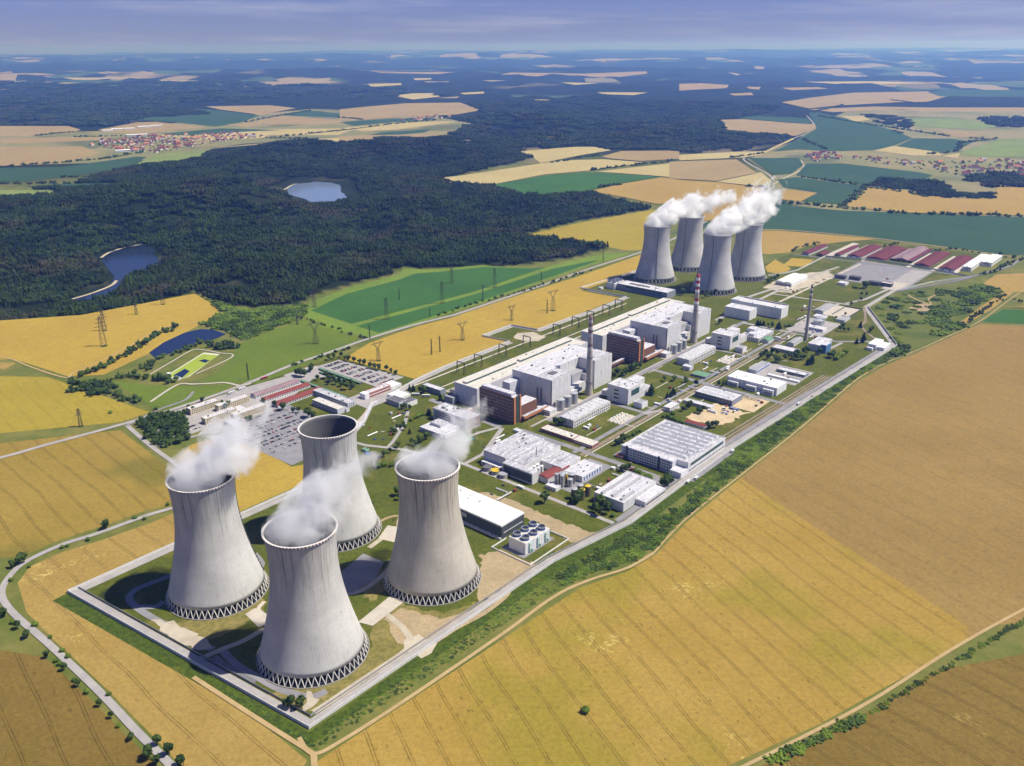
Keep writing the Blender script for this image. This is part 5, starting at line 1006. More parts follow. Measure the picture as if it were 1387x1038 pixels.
bld('tall_store', 'tall white windowless store before the far end lawn', 1158, 1189, -202, -149, 20, 'wall_bright', 'roof_white', ribs=9, vents=0); wk = bld('long_store', 'long tall white store with dark roof edge behind its smaller twin', 1206, 1238, -214, -106, 21.5, 'wall_bright', 'roof_white', ribs=12)
MB().box(13, 15.9, -53, 53, 21.2, 23.0).build('roof_edge', M['roof_grey'], wk); [MB().box(-12 + i * 5, -9 + i * 5, 38, 52, 20.9, 21.9).build('roof_light', M['roof_bright'], wk) for i in range(5)]
t = bld('laboratory', 'stepped white laboratory with rooftop blocks beside the green roof', 1046, 1108, -112, -76, 8, 'wall_white', 'roof_white', vents=5, win=[('F', [1.5, 4.6], 14, 2.2, 1.4), ('L', [1.5, 4.6], 7, 2.2, 1.4)]); block(t, -8, 10, 2, 16, 7.35, 15, 'wall_lilac', 'roof_white', 'penthouse'); block(t, -26, -12, -6, 6, 7.35, 12, 'wall_lilac', 'roof_white', 'penthouse'); bld('garage', 'small shed with pale green pitched roof', 1052, 1076, -74, -60, 5, 'wall_white', 'roof_green', 'gable_u', ridge=2.4)
t = bld('arched_shed', 'white shed with curved roof beside the far cooling towers', 1448, 1536, -228, -190, 8, 'wall_bright', 'roof_white')
b = MB(); n = 10
for j in range(2):
    for i in range(n):
        a0, a1 = math.pi * i / n, math.pi * (i + 1) / n; yc = -9.3 + j * 18.6; f = lambda a: (yc - 9.2 * math.cos(a), 7.4 + 3.2 * math.sin(a)); (ya, za), (yb, zb) = f(a0), f(a1); b.quad((-44.2, ya, za), (44.2, ya, za), (44.2, yb, zb), (-44.2, yb, zb)); b.tri((-44.2, yc, 7.4), (-44.2, ya, za), (-44.2, yb, zb)); b.tri((44.2, yc, 7.4), (44.2, yb, zb), (44.2, ya, za))
b.build('curved_roof', M['roof_bright'], t); MB().box(-44.3, -44.0, -17, 17, 1, 5.5).build('door', M['roof_grey'], t)
stack('slender dark brown chimney near the blue fronted building', 1114, -17, 103, 3.1, 1.9, [(84, 88, 'paint_white'), (88, 93, 'steel_dark'), (93, 97, 'paint_white'), (97, 103, 'steel_dark')])
t = bld('boiler_house', 'white boiler house with a bright blue front', 1066, 1116, 6, 30, 12, 'wall_white', 'roof_white', vents=4, win=[('F', [3, 7], 8, 2.6, 1.8)]); block(t, -28, -5, -22, -12.003, 0, 15, 'wall_blue', 'roof_white', 'blue_front')
for i, (u_, v_) in enumerate(((1206, -32), (1226, -36))): tank('%s grey steel tank on the pale apron' % ('nearer', 'farther')[i], u_, v_, 9, 13, 'steel', 'steel')
bld('pump_room', 'low white pump room below two grey tanks', 1176, 1196, -44, -10, 6, 'wall_bright', 'roof_white', win=[('L', [2], 6, 3, 2)]); t = bld('depot', 'white depot with a lower wing at the corner of the wall', 1136, 1176, 86, 100, 10, 'wall_bright', 'roof_bright', win=[('L', [3], 3, 2.6, 3)]); block(t, -16, 18, -20, -7.003, 0, 6, 'wall_bright', 'roof_bright', 'wing'); block(t, -28, -20.003, -4, 6.8, 0, 5, 'wall_bright', 'roof_white', 'porch')
bld('storage_shed', 'grey roofed storage shed by the open yard', 1292, 1352, -74, -56, 6, 'wall_white', 'roof_grey', 'gable_u', ridge=1.5); bld('storage_shed', 'low grey flat shed at the edge of the open yard', 1262, 1292, -20, -2, 4.5, 'wall_lilac', 'roof_grey'); bld('office_cabin', 'white long cabin between tanks and open yard', 1256, 1276, -62, -40, 4, 'wall_bright', 'roof_white'); bld('shelter', 'small white shelter with turquoise roof by the rails', 1532, 1552, -120, -102, 6, 'wall_bright', 'roof_white')
wall_thing(uvs([(1300, -40), (1370, -40), (1370, -8), (1300, -8)]), 'dark fence round the open storage yard', 2.4, .5, 'steel_dark', 'yard_fence', 'fence')
for i, (u0, v0) in enumerate(((1586, -148), (1596, -118), (1578, -70), (1584, -44))): t = bld('gantry_shed', ('dark open bay shed at the yard edge', 'second dark open bay shed at the yard', 'open bay shed nearer the corner of the yard', 'dark shed with yellow gantry at the yard')[i], u0, u0 + 12, v0, v0 + 24, 8, 'steel_dark' if i % 2 else 'wall_charcoal', 'roof_dark' if i < 3 else 'roof_cream', win=[('L', [.5], 2, 9, 6, 'steel_dark')])
# maroon barns in a row
BARNS = [(1770, 1892, -303, -284, 'roof_maroon', 'wall_bright', 'maroon roofed barn at the end of the row near the towers'), (1778, 1825, -268, -252, 'roof_maroon', 'wall_rose', 'smallest maroon roofed barn in the row'), (1803, 1930, -232, -216, 'roof_maroon', 'wall_bright', 'narrow long maroon barn beside the smallest one'), (1811, 1962, -203, -168, 'roof_maroon', 'wall_bright', 'wide maroon barn next to the narrow long one'),
 (1820, 1982, -158, -113, 'roof_maroon', 'wall_rose', 'widest maroon barn in the middle of the row'), (1848, 2019, -98, -68, 'roof_faded', 'wall_rose', 'barn with faded pinkish grey roof and dark lean to'), (1819, 1992, -44, -9, 'roof_maroon', 'wall_rose', 'maroon barn beside the faded roofed one'), (1814, 1978, 13, 48, 'roof_maroon', 'wall_bright', 'darkest maroon barn with white walls, next to the white halls')]
for i, (u0, u1, v0, v1, rf, wl, lb) in enumerate(BARNS):
    t = bld('barn', lb, u0, u1, v0, v1, 5.6, wl, rf, 'gable_u', ridge=4.2 if v1 - v0 > 25 else 2.8, over=1, group='barns in a row', win=[('F', [2.0], 14, 3, 1.6, 'glass'), ('L', [.3], 2, 4, 4.2, 'glass')])
    if i == 5: block(t, -86, 86, -26, -15.5, 0, 5, 'wall_charcoal', 'roof_maroon', 'lean_to'); block(t, -86, 60, 15.5, 26, 0, 5, 'wall_charcoal', 'roof_faded', 'lean_to')
for u0, u1, v0, v1, lb in ((1846, 2020, 56, 76, 'long white hall with roof ridge light at the end of the barns'), (1926, 2032, 78, 101, 'shorter white hall set back at the end of the barns')):
    t = bld('white_works_hall', lb, u0, u1, v0, v1, 10, 'wall_bright', 'roof_bright', win=[('L', [5], 1, 13, 2), ('F', [5], 16, 4, 2)]); MB().gable(-(u1 - u0) / 2 + 5, (u1 - u0) / 2 - 5, -3, 3, 9.4, 12, 0, 0, 'x').build('roof_monitor', M['roof_bright'], t)

# ---- offices by the entrance
for i, (u0, u1, v0, v1) in enumerate(((214, 262, -577, -565), (247, 300, -555, -544), (209, 260, -528, -517), (243, 297, -507, -496))):
    bld('office_barracks', 'three storey cream office block, ' + ('behind the others beside the grove', 'second from the meadow with long flat roof', 'nearest the small car park', 'nearest the large car park')[i], u0, u1, v0, v1, 9.6, 'wall_cream', 'roof_white', group='cream office blocks', vents=2, win=[('L', [1.6, 4.6, 7.2], 3, 1.5, 1.4), ('F', [1.4, 4.3, 7.1], 16, 1.6, 1.5), ('B', [1.4, 4.3, 7.1], 16, 1.6, 1.5)])
bld('office_link', 'flat link building joining two cream office blocks', 252, 276, -532, -508, 6, 'wall_cream', 'roof_white'); bld('canteen', 'low white canteen before the cream office blocks', 228, 240, -500, -480, 4, 'wall_bright', 'roof_white', 'gable_u', ridge=1.4)
for i, (u0, u1, v0, v1, rf) in enumerate(((312, 394, -561, -546, 'roof_faded'), (313, 395, -535, -522, 'roof_red'), (312, 396, -506, -490, 'roof_red'))):
    bld('long_workshop', ('long workshop with faded pink roof beside the main road', 'middle long workshop with red roof', 'long red roofed workshop nearest the large car park')[i], u0, u1, v0, v1, 4.2, 'wall_bright', rf, 'gable_u', ridge=3, group='red roofed long workshops', win=[('F', [1.2], 18, 2.2, 1.8), ('L', [1.0], 2, 2.4, 2.4)])
bld('office_slab', 'long grey roofed office slab between workshops and gate', 378, 392, -492, -409, 8, 'wall_lilac', 'roof_stained', vents=5, win=[('L', [1.5, 4.8], 24, 2.2, 1.6), ('F', [1.5, 4.8], 3, 2, 1.6)]); t = bld('office_slab', 'white office slab with blue shaded front before the grey roofed one', 352, 366, -460, -401, 9, 'wall_lilac', 'roof_cream', win=[('L', [1.4, 4.2, 6.8], 17, 2.2, 1.4)]); block(t, 7.003, 13, -32, 10, 0, 5, 'wall_white', 'roof_grey', 'annex')
t = bld('gate_building', 'orange brick gate building with white bands at the main entrance', 416, 468, -427, -415, 8.5, 'wall_pink', 'roof_white', vents=4, win=[('F', [1.4, 5.4], 14, 2.4, 1.3), ('L', [1.4, 5.2], 3, 2.4, 1.8)])
MB().box(-26.1, 26.1, -6.14, 6.1, 3.6, 4.6).build('white_band', M['vent_white'], t); MB().box(-26.12, -18, -6.3, 6.2, 0, 8.6).build('end_block', M['wall_bright'], t)
t = bld('training_centre', 'dark roofed grey building beside the curved covered walkway', 428, 444, -381, -352, 8, 'wall_lilac', 'roof_dark', win=[('L', [1.4, 4.6], 9, 2.2, 1.6)]); block(t, 0, 20, -24, -10, 0, 7.4, 'wall_bright', 'roof_dark', 'wing'); bld('entrance_hall', 'low bright white entrance hall behind the dark roofed building', 446, 470, -398, -372, 4.5, 'wall_bright', 'roof_bright')
bld('guard_house', 'white guard house at the corner of the pale car park', 468, 490, -436, -414, 5, 'wall_bright', 'roof_bright'); bld('bike_shed', 'long green roofed shelter along the pale car park', 452, 457, -575, -470, 3, 'steel_dark', 'roof_green', par=.2); bld('bike_shed', 'shorter green roofed shelter nearer the trees', 442, 446, -560, -500, 3, 'steel_dark', 'roof_green', par=.2); bld('bike_shed', 'green roofed walkway beside the red workshops', 398, 403, -555, -440, 3, 'steel_dark', 'roof_green', par=.2)
t = bld('admin_block', 'five storey white admin block with ribbon windows before the brick block', 431, 457, -284, -217, 17.5, 'wall_lilac', 'roof_stained', vents=4, win=[('L', [2, 5.4, 8.8, 12.2], 1, 60, 1.8, 'glass')]); block(t, -14, -13.003, -11, -2, 0, 18.5, 'wall_bright', None, 'stair_tower'); MB().box(-6, 4, 10, 14, 16.8, 20).build('roof_plant', M['vent_white'], t); MB().box(-4, 3, 18, 24, 16.8, 19.5).build('roof_plant', M['wall_grey'], t); MB().box(-12.6, 12.6, -33.7, -33.45, 1, 16).build('end_wall', M['brick'], t)
t = bld('canteen_hall', 'low white hall with split roof before the admin block', 389, 425, -268, -226, 7, 'wall_lilac', 'roof_white', win=[('L', [2], 1, 36, 1.8)]); block(t, -2, 14, -4, 16, 6.3, 10, 'wall_lilac', 'roof_stained', 'upper_hall'); block(t, -14, 10, -24, -21.003, 0, 5, 'wall_bright', 'roof_bright', 'porch')
t = bld('footbridge', 'orange brown enclosed footbridge from admin block to turbine hall', 458, 486, -252, -247, 12, 'orange_brick', 'roof_cream', base=8, cat='bridge'); [MB().box(x_, x_ + 1, -1, 1, 0, 8).build('pier', M['stack_concrete'], t) for x_ in (-9, 6)]
bld('transformer_hall', 'long grey blue metal clad hall at the end of the turbine hall', 500, 512, -378, -338, 9, 'wall_steel', 'roof_white', ribs=5); bld('tank_house', 'small blue steel housing by the turbine hall end', 488, 500, -318, -300, 10, 'wall_steel', 'roof_grey')
t = bld('basin', 'square green water basin with blue rim among the trees', 396, 420, -212, -192, 1.2, 'wall_blue', 'roof_green', par=.5, cat='basin')
for u0, v0, a in ((350, -352, 0), (342, -352, 0)): bld('solar_rack', 'glass roofed frame on the lawn, %s' % ('nearer the office slab' if u0 == 350 else 'nearer the cooling tower'), u0, u0 + 3, v0 - 10, v0 + 10, 1.2, 'roof_white', 'glass_pale', par=.1)
t = thing('covered_walkway', 'curved grey covered walkway across the office lawn', 'walkway', W(420, -392), 0); PW = uvs([(420, -392), (405, -388), (385, -372), (360, -352), (335, -338), (318, -330)])
for A, B in zip(PW[:-1], PW[1:]): wall_run(t, np.array(A) - np.array(PW[0]), np.array(B) - np.array(PW[0]), 3.4, 4.2, 'roof_white', 'walkway_bay')
# small things on the lawns
bld('container', 'white site container on the lawn beside cooling tower path', 303, 307, -210, -198, 3.2, 'wall_bright', 'roof_bright', cat='container'); bld('container', 'long white container at the tower compound car park', 172, 176, -170, -152, 3.4, 'wall_bright', 'roof_white', cat='container'); bld('container', 'blue container at the scrap yard', 735, 739, 26, 40, 3, 'blue_door', 'roof_white', cat='container'); bld('container', 'white container in the scrap yard middle', 706, 710, 6, 20, 3.4, 'wall_bright', 'roof_bright', cat='container'); bld('container', 'bright green container beside the office road', 296, 302, -282, -274, 3.2, 'pipe_green', 'roof_green', cat='container'); bld('container', 'blue site hut beside the green container', 290, 295, -270, -263, 3, 'blue_door', 'blue_door', cat='container')
bld('kiosk', 'tiny white kiosk before the brick block corner', 470, 478, -166, -156, 4, 'wall_bright', 'roof_white'); bld('kiosk', 'white equipment hut by the coolant garden of the far block', 838, 850, -112, -98, 7, 'wall_lilac', 'roof_white'); bld('kiosk', 'white hut beside the fan coolers of the near lawn', 1168, 1176, -512, -504, 4, 'wall_bright', 'roof_white')
for i, (px, py, a, c) in enumerate(((240, 513.5, 12, 6), (229, 508, 6, 6))):
    u_, v_ = to_uv(*g(px, py)); bld('basin_hut', ('long white pump hut', 'tiny white hut')[i] + ' at the green settling basin', u_ - c / 2, u_ + c / 2, v_ - a / 2, v_ + a / 2, 3.5, 'wall_bright', 'roof_bright')
# ================================================================ TREES, CARS, PYLONS, VILLAGES
def tree_proto(kind, rs):
    r = np.random.default_rng(rs); V, F, T = [], [], []
    H = {'round': 9.0, 'tall': 12.0, 'fir': 11.0, 'bush': 2.6}[kind]; n = {'round': 150, 'tall': 170, 'fir': 130, 'bush': 90}[kind]
    lobes = [(r.uniform(-.32, .32) * H * .55, r.uniform(-.32, .32) * H * .55, H * r.uniform(.45, .78), H * r.uniform(.16, .27)) for _ in range(7)]
    for i in range(n):
        if kind == 'fir':
            z = H * (1 - r.random() ** .6 * .9); rad = (H - z) * .30 * r.uniform(.5, 1.05); a = r.uniform(0, 6.28); p = np.array([rad * math.cos(a), rad * math.sin(a), z]); s = .55 + (H - z) * .06
        else:
            cx, cy, cz, cr = lobes[i % 7]
            if kind == 'bush': cx, cy, cz, cr = cx * .9, cy * .9, H * .45, H * .42
            if kind == 'tall': cx, cy = cx * .6, cy * .6
            d = r.normal(size=3); d /= np.linalg.norm(d); p = np.array([cx, cy, cz]) + d * cr * r.uniform(.55, 1.1); s = H * r.uniform(.05, .095)
        o = len(V) * 5; q = r.normal(size=(5, 3)); q = q / np.linalg.norm(q, axis=1)[:, None] * s * r.uniform(.7, 1.4, (5, 1)); V.append(p + q)
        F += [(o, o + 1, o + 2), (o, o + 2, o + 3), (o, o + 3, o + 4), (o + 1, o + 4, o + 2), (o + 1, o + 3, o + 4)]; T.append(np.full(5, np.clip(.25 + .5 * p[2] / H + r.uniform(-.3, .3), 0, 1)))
    base = len(V) * 5; VV = [np.concatenate(V)]
    if kind != 'fir':
        for cx, cy, cz, cr in lobes:
            if kind == 'bush': cx, cy, cz, cr = cx * .9, cy * .9, H * .42, H * .36
            if kind == 'tall': cx, cy = cx * .6, cy * .6
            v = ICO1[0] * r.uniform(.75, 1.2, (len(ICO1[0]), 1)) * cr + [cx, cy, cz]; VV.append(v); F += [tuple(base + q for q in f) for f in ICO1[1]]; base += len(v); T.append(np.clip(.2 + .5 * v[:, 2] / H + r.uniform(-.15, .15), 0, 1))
    else:
        m7 = 8
        for z0, z1, r0 in ((.1, .5, .24), (.35, .75, .17), (.6, 1.0, .1)):
            a = np.arange(m7) * 2 * math.pi / m7; v = np.stack([H * r0 * np.cos(a) * r.uniform(.8, 1.2, m7), H * r0 * np.sin(a) * r.uniform(.8, 1.2, m7), np.full(m7, H * z0)], 1); VV.append(np.concatenate([v, [[0, 0, H * z1]]])); F += [(base + q, base + (q + 1) % m7, base + m7) for q in range(m7)]; base += m7 + 1; T.append(np.full(m7 + 1, .3))
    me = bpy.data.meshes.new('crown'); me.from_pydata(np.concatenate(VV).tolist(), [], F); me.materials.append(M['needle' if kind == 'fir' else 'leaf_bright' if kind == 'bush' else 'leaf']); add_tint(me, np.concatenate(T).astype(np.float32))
    b = MB().cyl(0, 0, H * .028, H * .012, 0, H * .7, 7)
    for k_ in range(3): a = k_ * 2.1; b.bar((0, 0, H * .3), (H * .16 * math.cos(a), H * .16 * math.sin(a), H * .55), H * .012)
    return me, b.mesh('trunk', M['bark'])
PROTO = {k_: [tree_proto(k_, 100 + i * 7 + j) for j in range(3)] for i, k_ in enumerate(('round', 'tall', 'fir', 'bush'))}
NT_ = [0]
def tree(kind, x, y, s, label, group):
    me, tr = PROTO[kind][NT_[0] % 3]; NT_[0] += 1
    t = thing({'round': 'tree', 'tall': 'tree', 'fir': 'fir_tree', 'bush': 'bush'}[kind], label, 'bush' if kind == 'bush' else 'tree', (x, y, 0), random.uniform(0, 6.28), group); t.scale = (s * random.uniform(.88, 1.15), s * random.uniform(.88, 1.15), s)
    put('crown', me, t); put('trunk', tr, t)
ORD = ('first', 'second', 'third', 'fourth', 'fifth', 'sixth', 'seventh', 'eighth', 'ninth', 'tenth', 'eleventh', 'twelfth', 'thirteenth', 'fourteenth')
def trees(kind, pts, s, label, group=None):
    n = len(pts); s *= 1.45
    for i, (px, py) in enumerate(sorted(pts)):
        x, y = g(px, py); lb = label if n == 1 else label + (', leftmost' if i == 0 else ', rightmost' if i == n - 1 else ', %s from the left' % ORD[i]); tree(kind, x, y, s * random.uniform(.8, 1.2), lb, group or label)
trees('round', [(393, 961)], 1.05, 'dark bushy tree beside the foremost cooling tower, nearer the road'); trees('round', [(408, 960)], .9, 'second bushy tree beside the foremost cooling tower')
trees('round', [(386, 958)], .8, 'small tree leaning on the pair beside the foremost tower')
z2 = lambda *p: zoomed(0, 780, 3.015, p); z1 = lambda *p: zoomed(0, 540, 3.009, p)
trees('bush', z2((18, 160), (52, 195), (205, 255), (245, 365), (305, 430), (355, 480), (485, 618), (145, 205), (280, 335), (255, 312), (445, 490), (230, 352)), 1.3, 'small roadside bush along the country road bend')
trees('round', z2((75, 220), (112, 255), (195, 335), (258, 388), (322, 452), (405, 535), (455, 585), (538, 672)), .62, 'roadside tree in the row along the country road')
trees('round', z2((608, 745), (640, 690), (690, 735), (640, 775), (750, 775)), .85, 'dark roadside tree at the bottom end of the country road')
trees('round', z1((435, 530), (20, 890)), .8, 'lone round tree beside the field road'); trees('bush', z1((550, 490), (590, 495), (360, 580), (255, 610), (275, 605), (685, 435), (120, 690), (45, 745)), 1.4, 'bush on the verge of the field road')
trees('round', z1((50, 690), (75, 680), (100, 670)), .9, 'tree in the dark clump at the road bend')
trees('round', [(357, 548), (372, 552), (384, 556), (398, 560)], .9, 'tree along the top of the large car park'); trees('round', [(405, 560), (418, 566), (425, 570)], 1.0, 'tree before the white office slab')
zz = lambda *p: zoomed(400, 460, 7.69, p)
trees('round', zz((230, 430), (330, 410), (370, 440), (400, 430), (420, 470), (460, 440), (480, 490), (520, 470), (540, 520), (580, 480), (600, 520), (620, 500), (350, 470)), .9, 'tree in the grove between green shelters')
trees('round', zz((350, 215), (400, 200), (470, 190), (520, 215), (560, 230), (610, 240), (670, 260), (720, 265), (790, 300), (830, 310), (870, 320), (940, 330), (1000, 355), (1050, 370)), .85, 'tree in the row between pale car park and yellow field')
trees('tall', zz((20, 380), (60, 390), (100, 395), (160, 340), (170, 320)), .9, 'tree by the roundabout before the red workshops'); trees('round', zz((1110, 730), (1150, 720), (1190, 740)), .7, 'tree before the dark roofed building'); trees('fir', zz((1190, 530), (1230, 540)), .8, 'dark fir at the end of the entrance hall'); trees('tall', zz((1310, 560), (1350, 555), (1330, 565)), .9, 'tree beside the grey blue metal hall')
trees('round', zz((1010, 960), (1040, 990), (1060, 940), (1100, 930), (1130, 910), (1140, 950)), .75, 'tree on the triangular lawn by the office road'); trees('bush', zz((1210, 850), (1240, 830), (1270, 820), (1300, 800), (1330, 790)), 1.8, 'hedge bush along the admin lawn')
z6b = lambda *p: zoomed(540, 500, 8.65, p)
trees('round', z6b((160, 890), (200, 900), (250, 880), (280, 860), (330, 830), (360, 820), (230, 840)), .8, 'tree below the split roofed hall'); trees('round', z6b((985, 610), (1010, 600)), .9, 'tree between admin block and brick block'); trees('fir', z6b((128, 760), (350, 540), (370, 550), (490, 370)), .7, 'slender fir near the admin lawn')
trees('round', [(497, 632), (505, 628), (512, 624), (520, 619), (528, 614), (536, 610), (540, 606)], .7, 'tree in the row beside the office road lawn'); trees('bush', [(512, 634), (520, 632), (530, 632), (538, 630)], 2.2, 'dense shrub above the dry lawn'); trees('round', [(498, 684), (501, 690)], .9, 'tree half hidden behind the steamless tower'); trees('round', [(538, 672), (541, 678)], .9, 'tree beside the brownish tower rim')
z1b = lambda *p: zoomed(620, 560, 6.92, p)
trees('round', z1b((815, 845)), 1.15, 'lone dark tree casting a shadow on the works lawn'); trees('tall', z1b((1110, 850), (1150, 820)), .85, 'tree at the corner before the silos'); trees('round', z1b((1080, 850)), .7, 'low tree at the corner before the silos')
z3 = lambda *p: zoomed(780, 560, 6.92, p)
trees('round', z3((180, 930), (230, 960), (290, 940), (320, 900), (240, 890)), 1.15, 'big tree in the clump hiding the sawtooth hall'); trees('bush', z3((350, 970)), 2, 'bush at the foot of the big tree clump'); trees('round', z3((800, 680), (840, 690), (890, 680), (860, 650)), 1.0, 'tree in the clump before the huge hall corner')
trees('round', z3((375, 300), (420, 290), (440, 270)), 1.0, 'tree at the near corner of the huge hall'); trees('round', z3((420, 545), (460, 540), (500, 530)), .7, 'tree behind the sawtooth hall'); trees('bush', z3((600, 570), (640, 590), (680, 610), (700, 620), (560, 560), (620, 600)), 2.0, 'bush along the yard of the huge hall'); trees('bush', z3((540, 210), (570, 190), (600, 175), (500, 225)), 1.6, 'bush beside the rail street')
z8b = lambda *p: zoomed(900, 450, 6.92, p)
trees('round', z8b((95, 460), (200, 490), (285, 510)), .8, 'dark round tree on the lawn beside the green canopy'); trees('fir', z8b((30, 625), (70, 600), (85, 590)), .7, 'fir on the lawn behind the two storey house'); trees('round', z8b((340, 770), (360, 745), (310, 760), (170, 745), (220, 720), (250, 700)), .85, 'tree beside the narrow low store')
trees('round', z8b((425, 910), (455, 900), (485, 895), (400, 890)), .75, 'tree at the end of the red roofed shed'); trees('round', z8b((540, 515), (510, 500), (560, 500)), .7, 'tree at the corner of the bay fronted warehouse'); trees('bush', z8b((100, 840), (130, 850), (60, 820), (160, 860)), 2, 'bush behind the huge hall')
trees('round', z8b((890, 250), (920, 230), (950, 210), (960, 260), (990, 240), (1010, 210), (1050, 220)), .95, 'tree in the dark grove before the low laboratory'); trees('round', z8b((1040, 290), (1060, 280), (1080, 290), (1130, 260), (1160, 240), (1190, 260), (1220, 250), (1250, 270), (1280, 260), (1310, 260), (1240, 230)), .9, 'tree in the long dark grove before the bus yard'); trees('fir', z8b((1340, 310), (1370, 300), (1384, 290)), .9, 'dark fir at the grove end'); trees('round', z8b((1330, 180), (1350, 190), (1310, 200)), .9, 'tree before the blue fronted boiler house')
z10 = lambda *p: zoomed(1060, 370, 8.65, p)
trees('round', z10((560, 1000), (540, 990), (590, 990), (420, 960), (440, 950)), .9, 'tree on the lawn below the boiler house'); trees('bush', z10((620, 1020), (650, 1000), (680, 980), (710, 960), (740, 940), (640, 1010), (700, 970)), 2.4, 'shrub in the rounded hedge by the rails'); trees('round', z10((680, 680), (720, 690), (770, 690), (700, 650)), .8, 'tree in the clump on the open lawn'); trees('fir', z10((910, 640), (865, 830), (935, 815), (945, 790)), .95, 'single fir on the open lawn near the wall'); trees('round', z10((1030, 700), (1050, 680)), .9, 'tree by the bend of the rails'); trees('round', z10((970, 185), (985, 170), (950, 180)), 1.2, 'large tree at the edge of the storage yard'); trees('bush', z10((830, 180), (860, 180)), 2, 'bush beside the large tree at the yard'); trees('round', z10((920, 330), (915, 270), (980, 270), (800, 380), (730, 500), (630, 545)), .6, 'small tree along the rails lawn')
z9 = lambda *p: zoomed(960, 370, 8.65, p)
trees('fir', z9((600, 620), (570, 615), (640, 620), (820, 660), (800, 650)), .9, 'dark fir behind the laboratory'); trees('round', z9((700, 630), (740, 640), (125, 600), (140, 590)), .8, 'tree on the lawn before the tall white store'); trees('bush', z9((900, 630), (950, 630), (980, 620), (920, 620)), 2, 'shrub by the crossing near the brown chimney'); trees('round', z9((760, 90), (800, 70), (690, 130), (720, 110)), .9, 'tree at the foot of the far cooling tower')
trees('round', [(924, 400), (945, 402), (955, 404), (962, 402), (968, 400)], 1.1, 'tree between pump hall and the frontmost far tower'); z5c = lambda *p: zoomed(740, 440, 6.92, p)
trees('round', z5c((640, 500), (670, 480), (700, 490), (740, 480), (800, 440), (830, 420), (870, 410), (780, 430)), 1.0, 'tree below the long brown bridge'); trees('fir', z5c((980, 660)), 1.2, 'pointed fir beside the white gatehouse'); trees('fir', z5c((1130, 690), (1160, 680), (1185, 650)), .8, 'fir on the triangular lawn'); trees('round', z5c((1110, 530), (1200, 520), (1300, 540), (1320, 545)), .7, 'small round tree on the lawn edge'); trees('round', z5c((90, 940), (120, 945), (150, 950)), .9, 'tree at the near end of the hooded workshop'); trees('bush', z5c((1100, 870), (1140, 870), (1180, 850)), 2, 'bush behind the two storey house')
trees('bush', [(793, 965)], 2.2, 'lone dark bush in the big wheat field'); trees('bush', [(212, 556), (150, 560)], 2, 'bush by the road junction'); trees('round', [(262, 560), (256, 557), (250, 562), (275, 545), (310, 553), (306, 556), (300, 552)], .8, 'tree among the cream office blocks'); trees('round', [(326, 575), (335, 572), (340, 570)], .7, 'tree at the end of the cream block nearest the car park')
trees('bush', [(270, 618), (276, 622), (282, 626)], 1.6, 'shrub at the field corner behind the road tower')
# ---- cars
CARC = {'white': (.72, .72, .73), 'silver': (.42, .43, .45), 'dark blue': (.02, .03, .08), 'black': (.015, .015, .018), 'red': (.32, .02, .02), 'grey': (.16, .165, .18)}
for n_, c_ in CARC.items(): simple('car_' + n_, c_, .35, .05, spec=.5)
simple('car_glass', (.02, .025, .03), .15, .1, spec=.6); simple('tyre', (.02, .02, .02), .9)
def car_mesh(col, L_=4.4, Wd=1.8, van=False):
    b = MB(); prof_ = [(-L_ / 2, .35), (-L_ / 2, .85), (-L_ * .46, .95), (L_ * .2, .92), (L_ * .47, .75), (L_ / 2, .55), (L_ / 2, .3)]; n = len(prof_)
    for s in (-1, 1): b.v += [(x, s * Wd / 2, z) for x, z in prof_]
    for i in range(n): j = (i + 1) % n; b.f.append((i, j, n + j, n + i)); b.m.append(0)
    b.f += [tuple(range(n - 1, -1, -1)), tuple(range(n, 2 * n))]; b.m += [0, 0]
    top = [(-L_ * .45, .94), (-L_ * .36, 1.42 if not van else 1.9), (L_ * .05 if not van else L_ * .25, 1.45 if not van else 1.9), (L_ * .22 if not van else L_ * .42, .92)]; k_ = len(b.v)
    for s in (-1, 1): b.v += [(x, s * Wd * (.46 if z < 1 else .38), z) for x, z in top]
    b.f += [(k_, k_ + 1, k_ + 5, k_ + 4), (k_ + 2, k_ + 3, k_ + 7, k_ + 6), (k_ + 3, k_ + 2, k_ + 1, k_), (k_ + 4, k_ + 5, k_ + 6, k_ + 7)]; b.m += [1, 1, 1, 1]; b.f.append((k_ + 1, k_ + 2, k_ + 6, k_ + 5)); b.m.append(0)
    for x in (-L_ * .31, L_ * .31):
        for s in (-1, 1): b.box(x - .32, x + .32, s * Wd / 2 - .12, s * Wd / 2 + .03, 0, .62, 2, True)
    return b.mesh('car', [M['car_' + col], M['car_glass'], M['tyre']])
CARS = {c_: car_mesh(c_) for c_ in CARC}; rc = random.Random(5)
EXTRA = []
def car(u, v, ang, where, group, colour=None):
    if colour is None and where.startswith('parked') and rc.random() < .42: EXTRA.append((u, v, ang)); return
    c_ = colour or rc.choices(list(CARC), (28, 22, 18, 14, 4, 14))[0]; o = put('car', CARS[c_], None, W(u, v, .24), UA + ang + rc.uniform(-.04, .04)); tag(o, '%s car %s' % (c_, where), 'car', group)
rows = [('top row', -484), ('second row', -474), ('third row', -458), ('fourth row', -448), ('fifth row', -432), ('sixth row', -422), ('seventh row', -406), ('eighth row', -396), ('ninth row', -380), ('tenth row', -368)]
nc = 0
for i, (rn, v_) in enumerate(rows):
    a0, a1 = (262 if i < 2 else 216 + max(0, 3 - i) * 9), 322 - i * 3
    for u_ in np.arange(a0, a1, 2.75):
        if rc.random() < (.86 if i < 8 else .45) and not (262 < u_ < 268): car(u_, v_ + rc.uniform(-.3, .3), R(90), 'parked in the %s of the large car park' % rn, 'cars in the large car park'); nc += 1
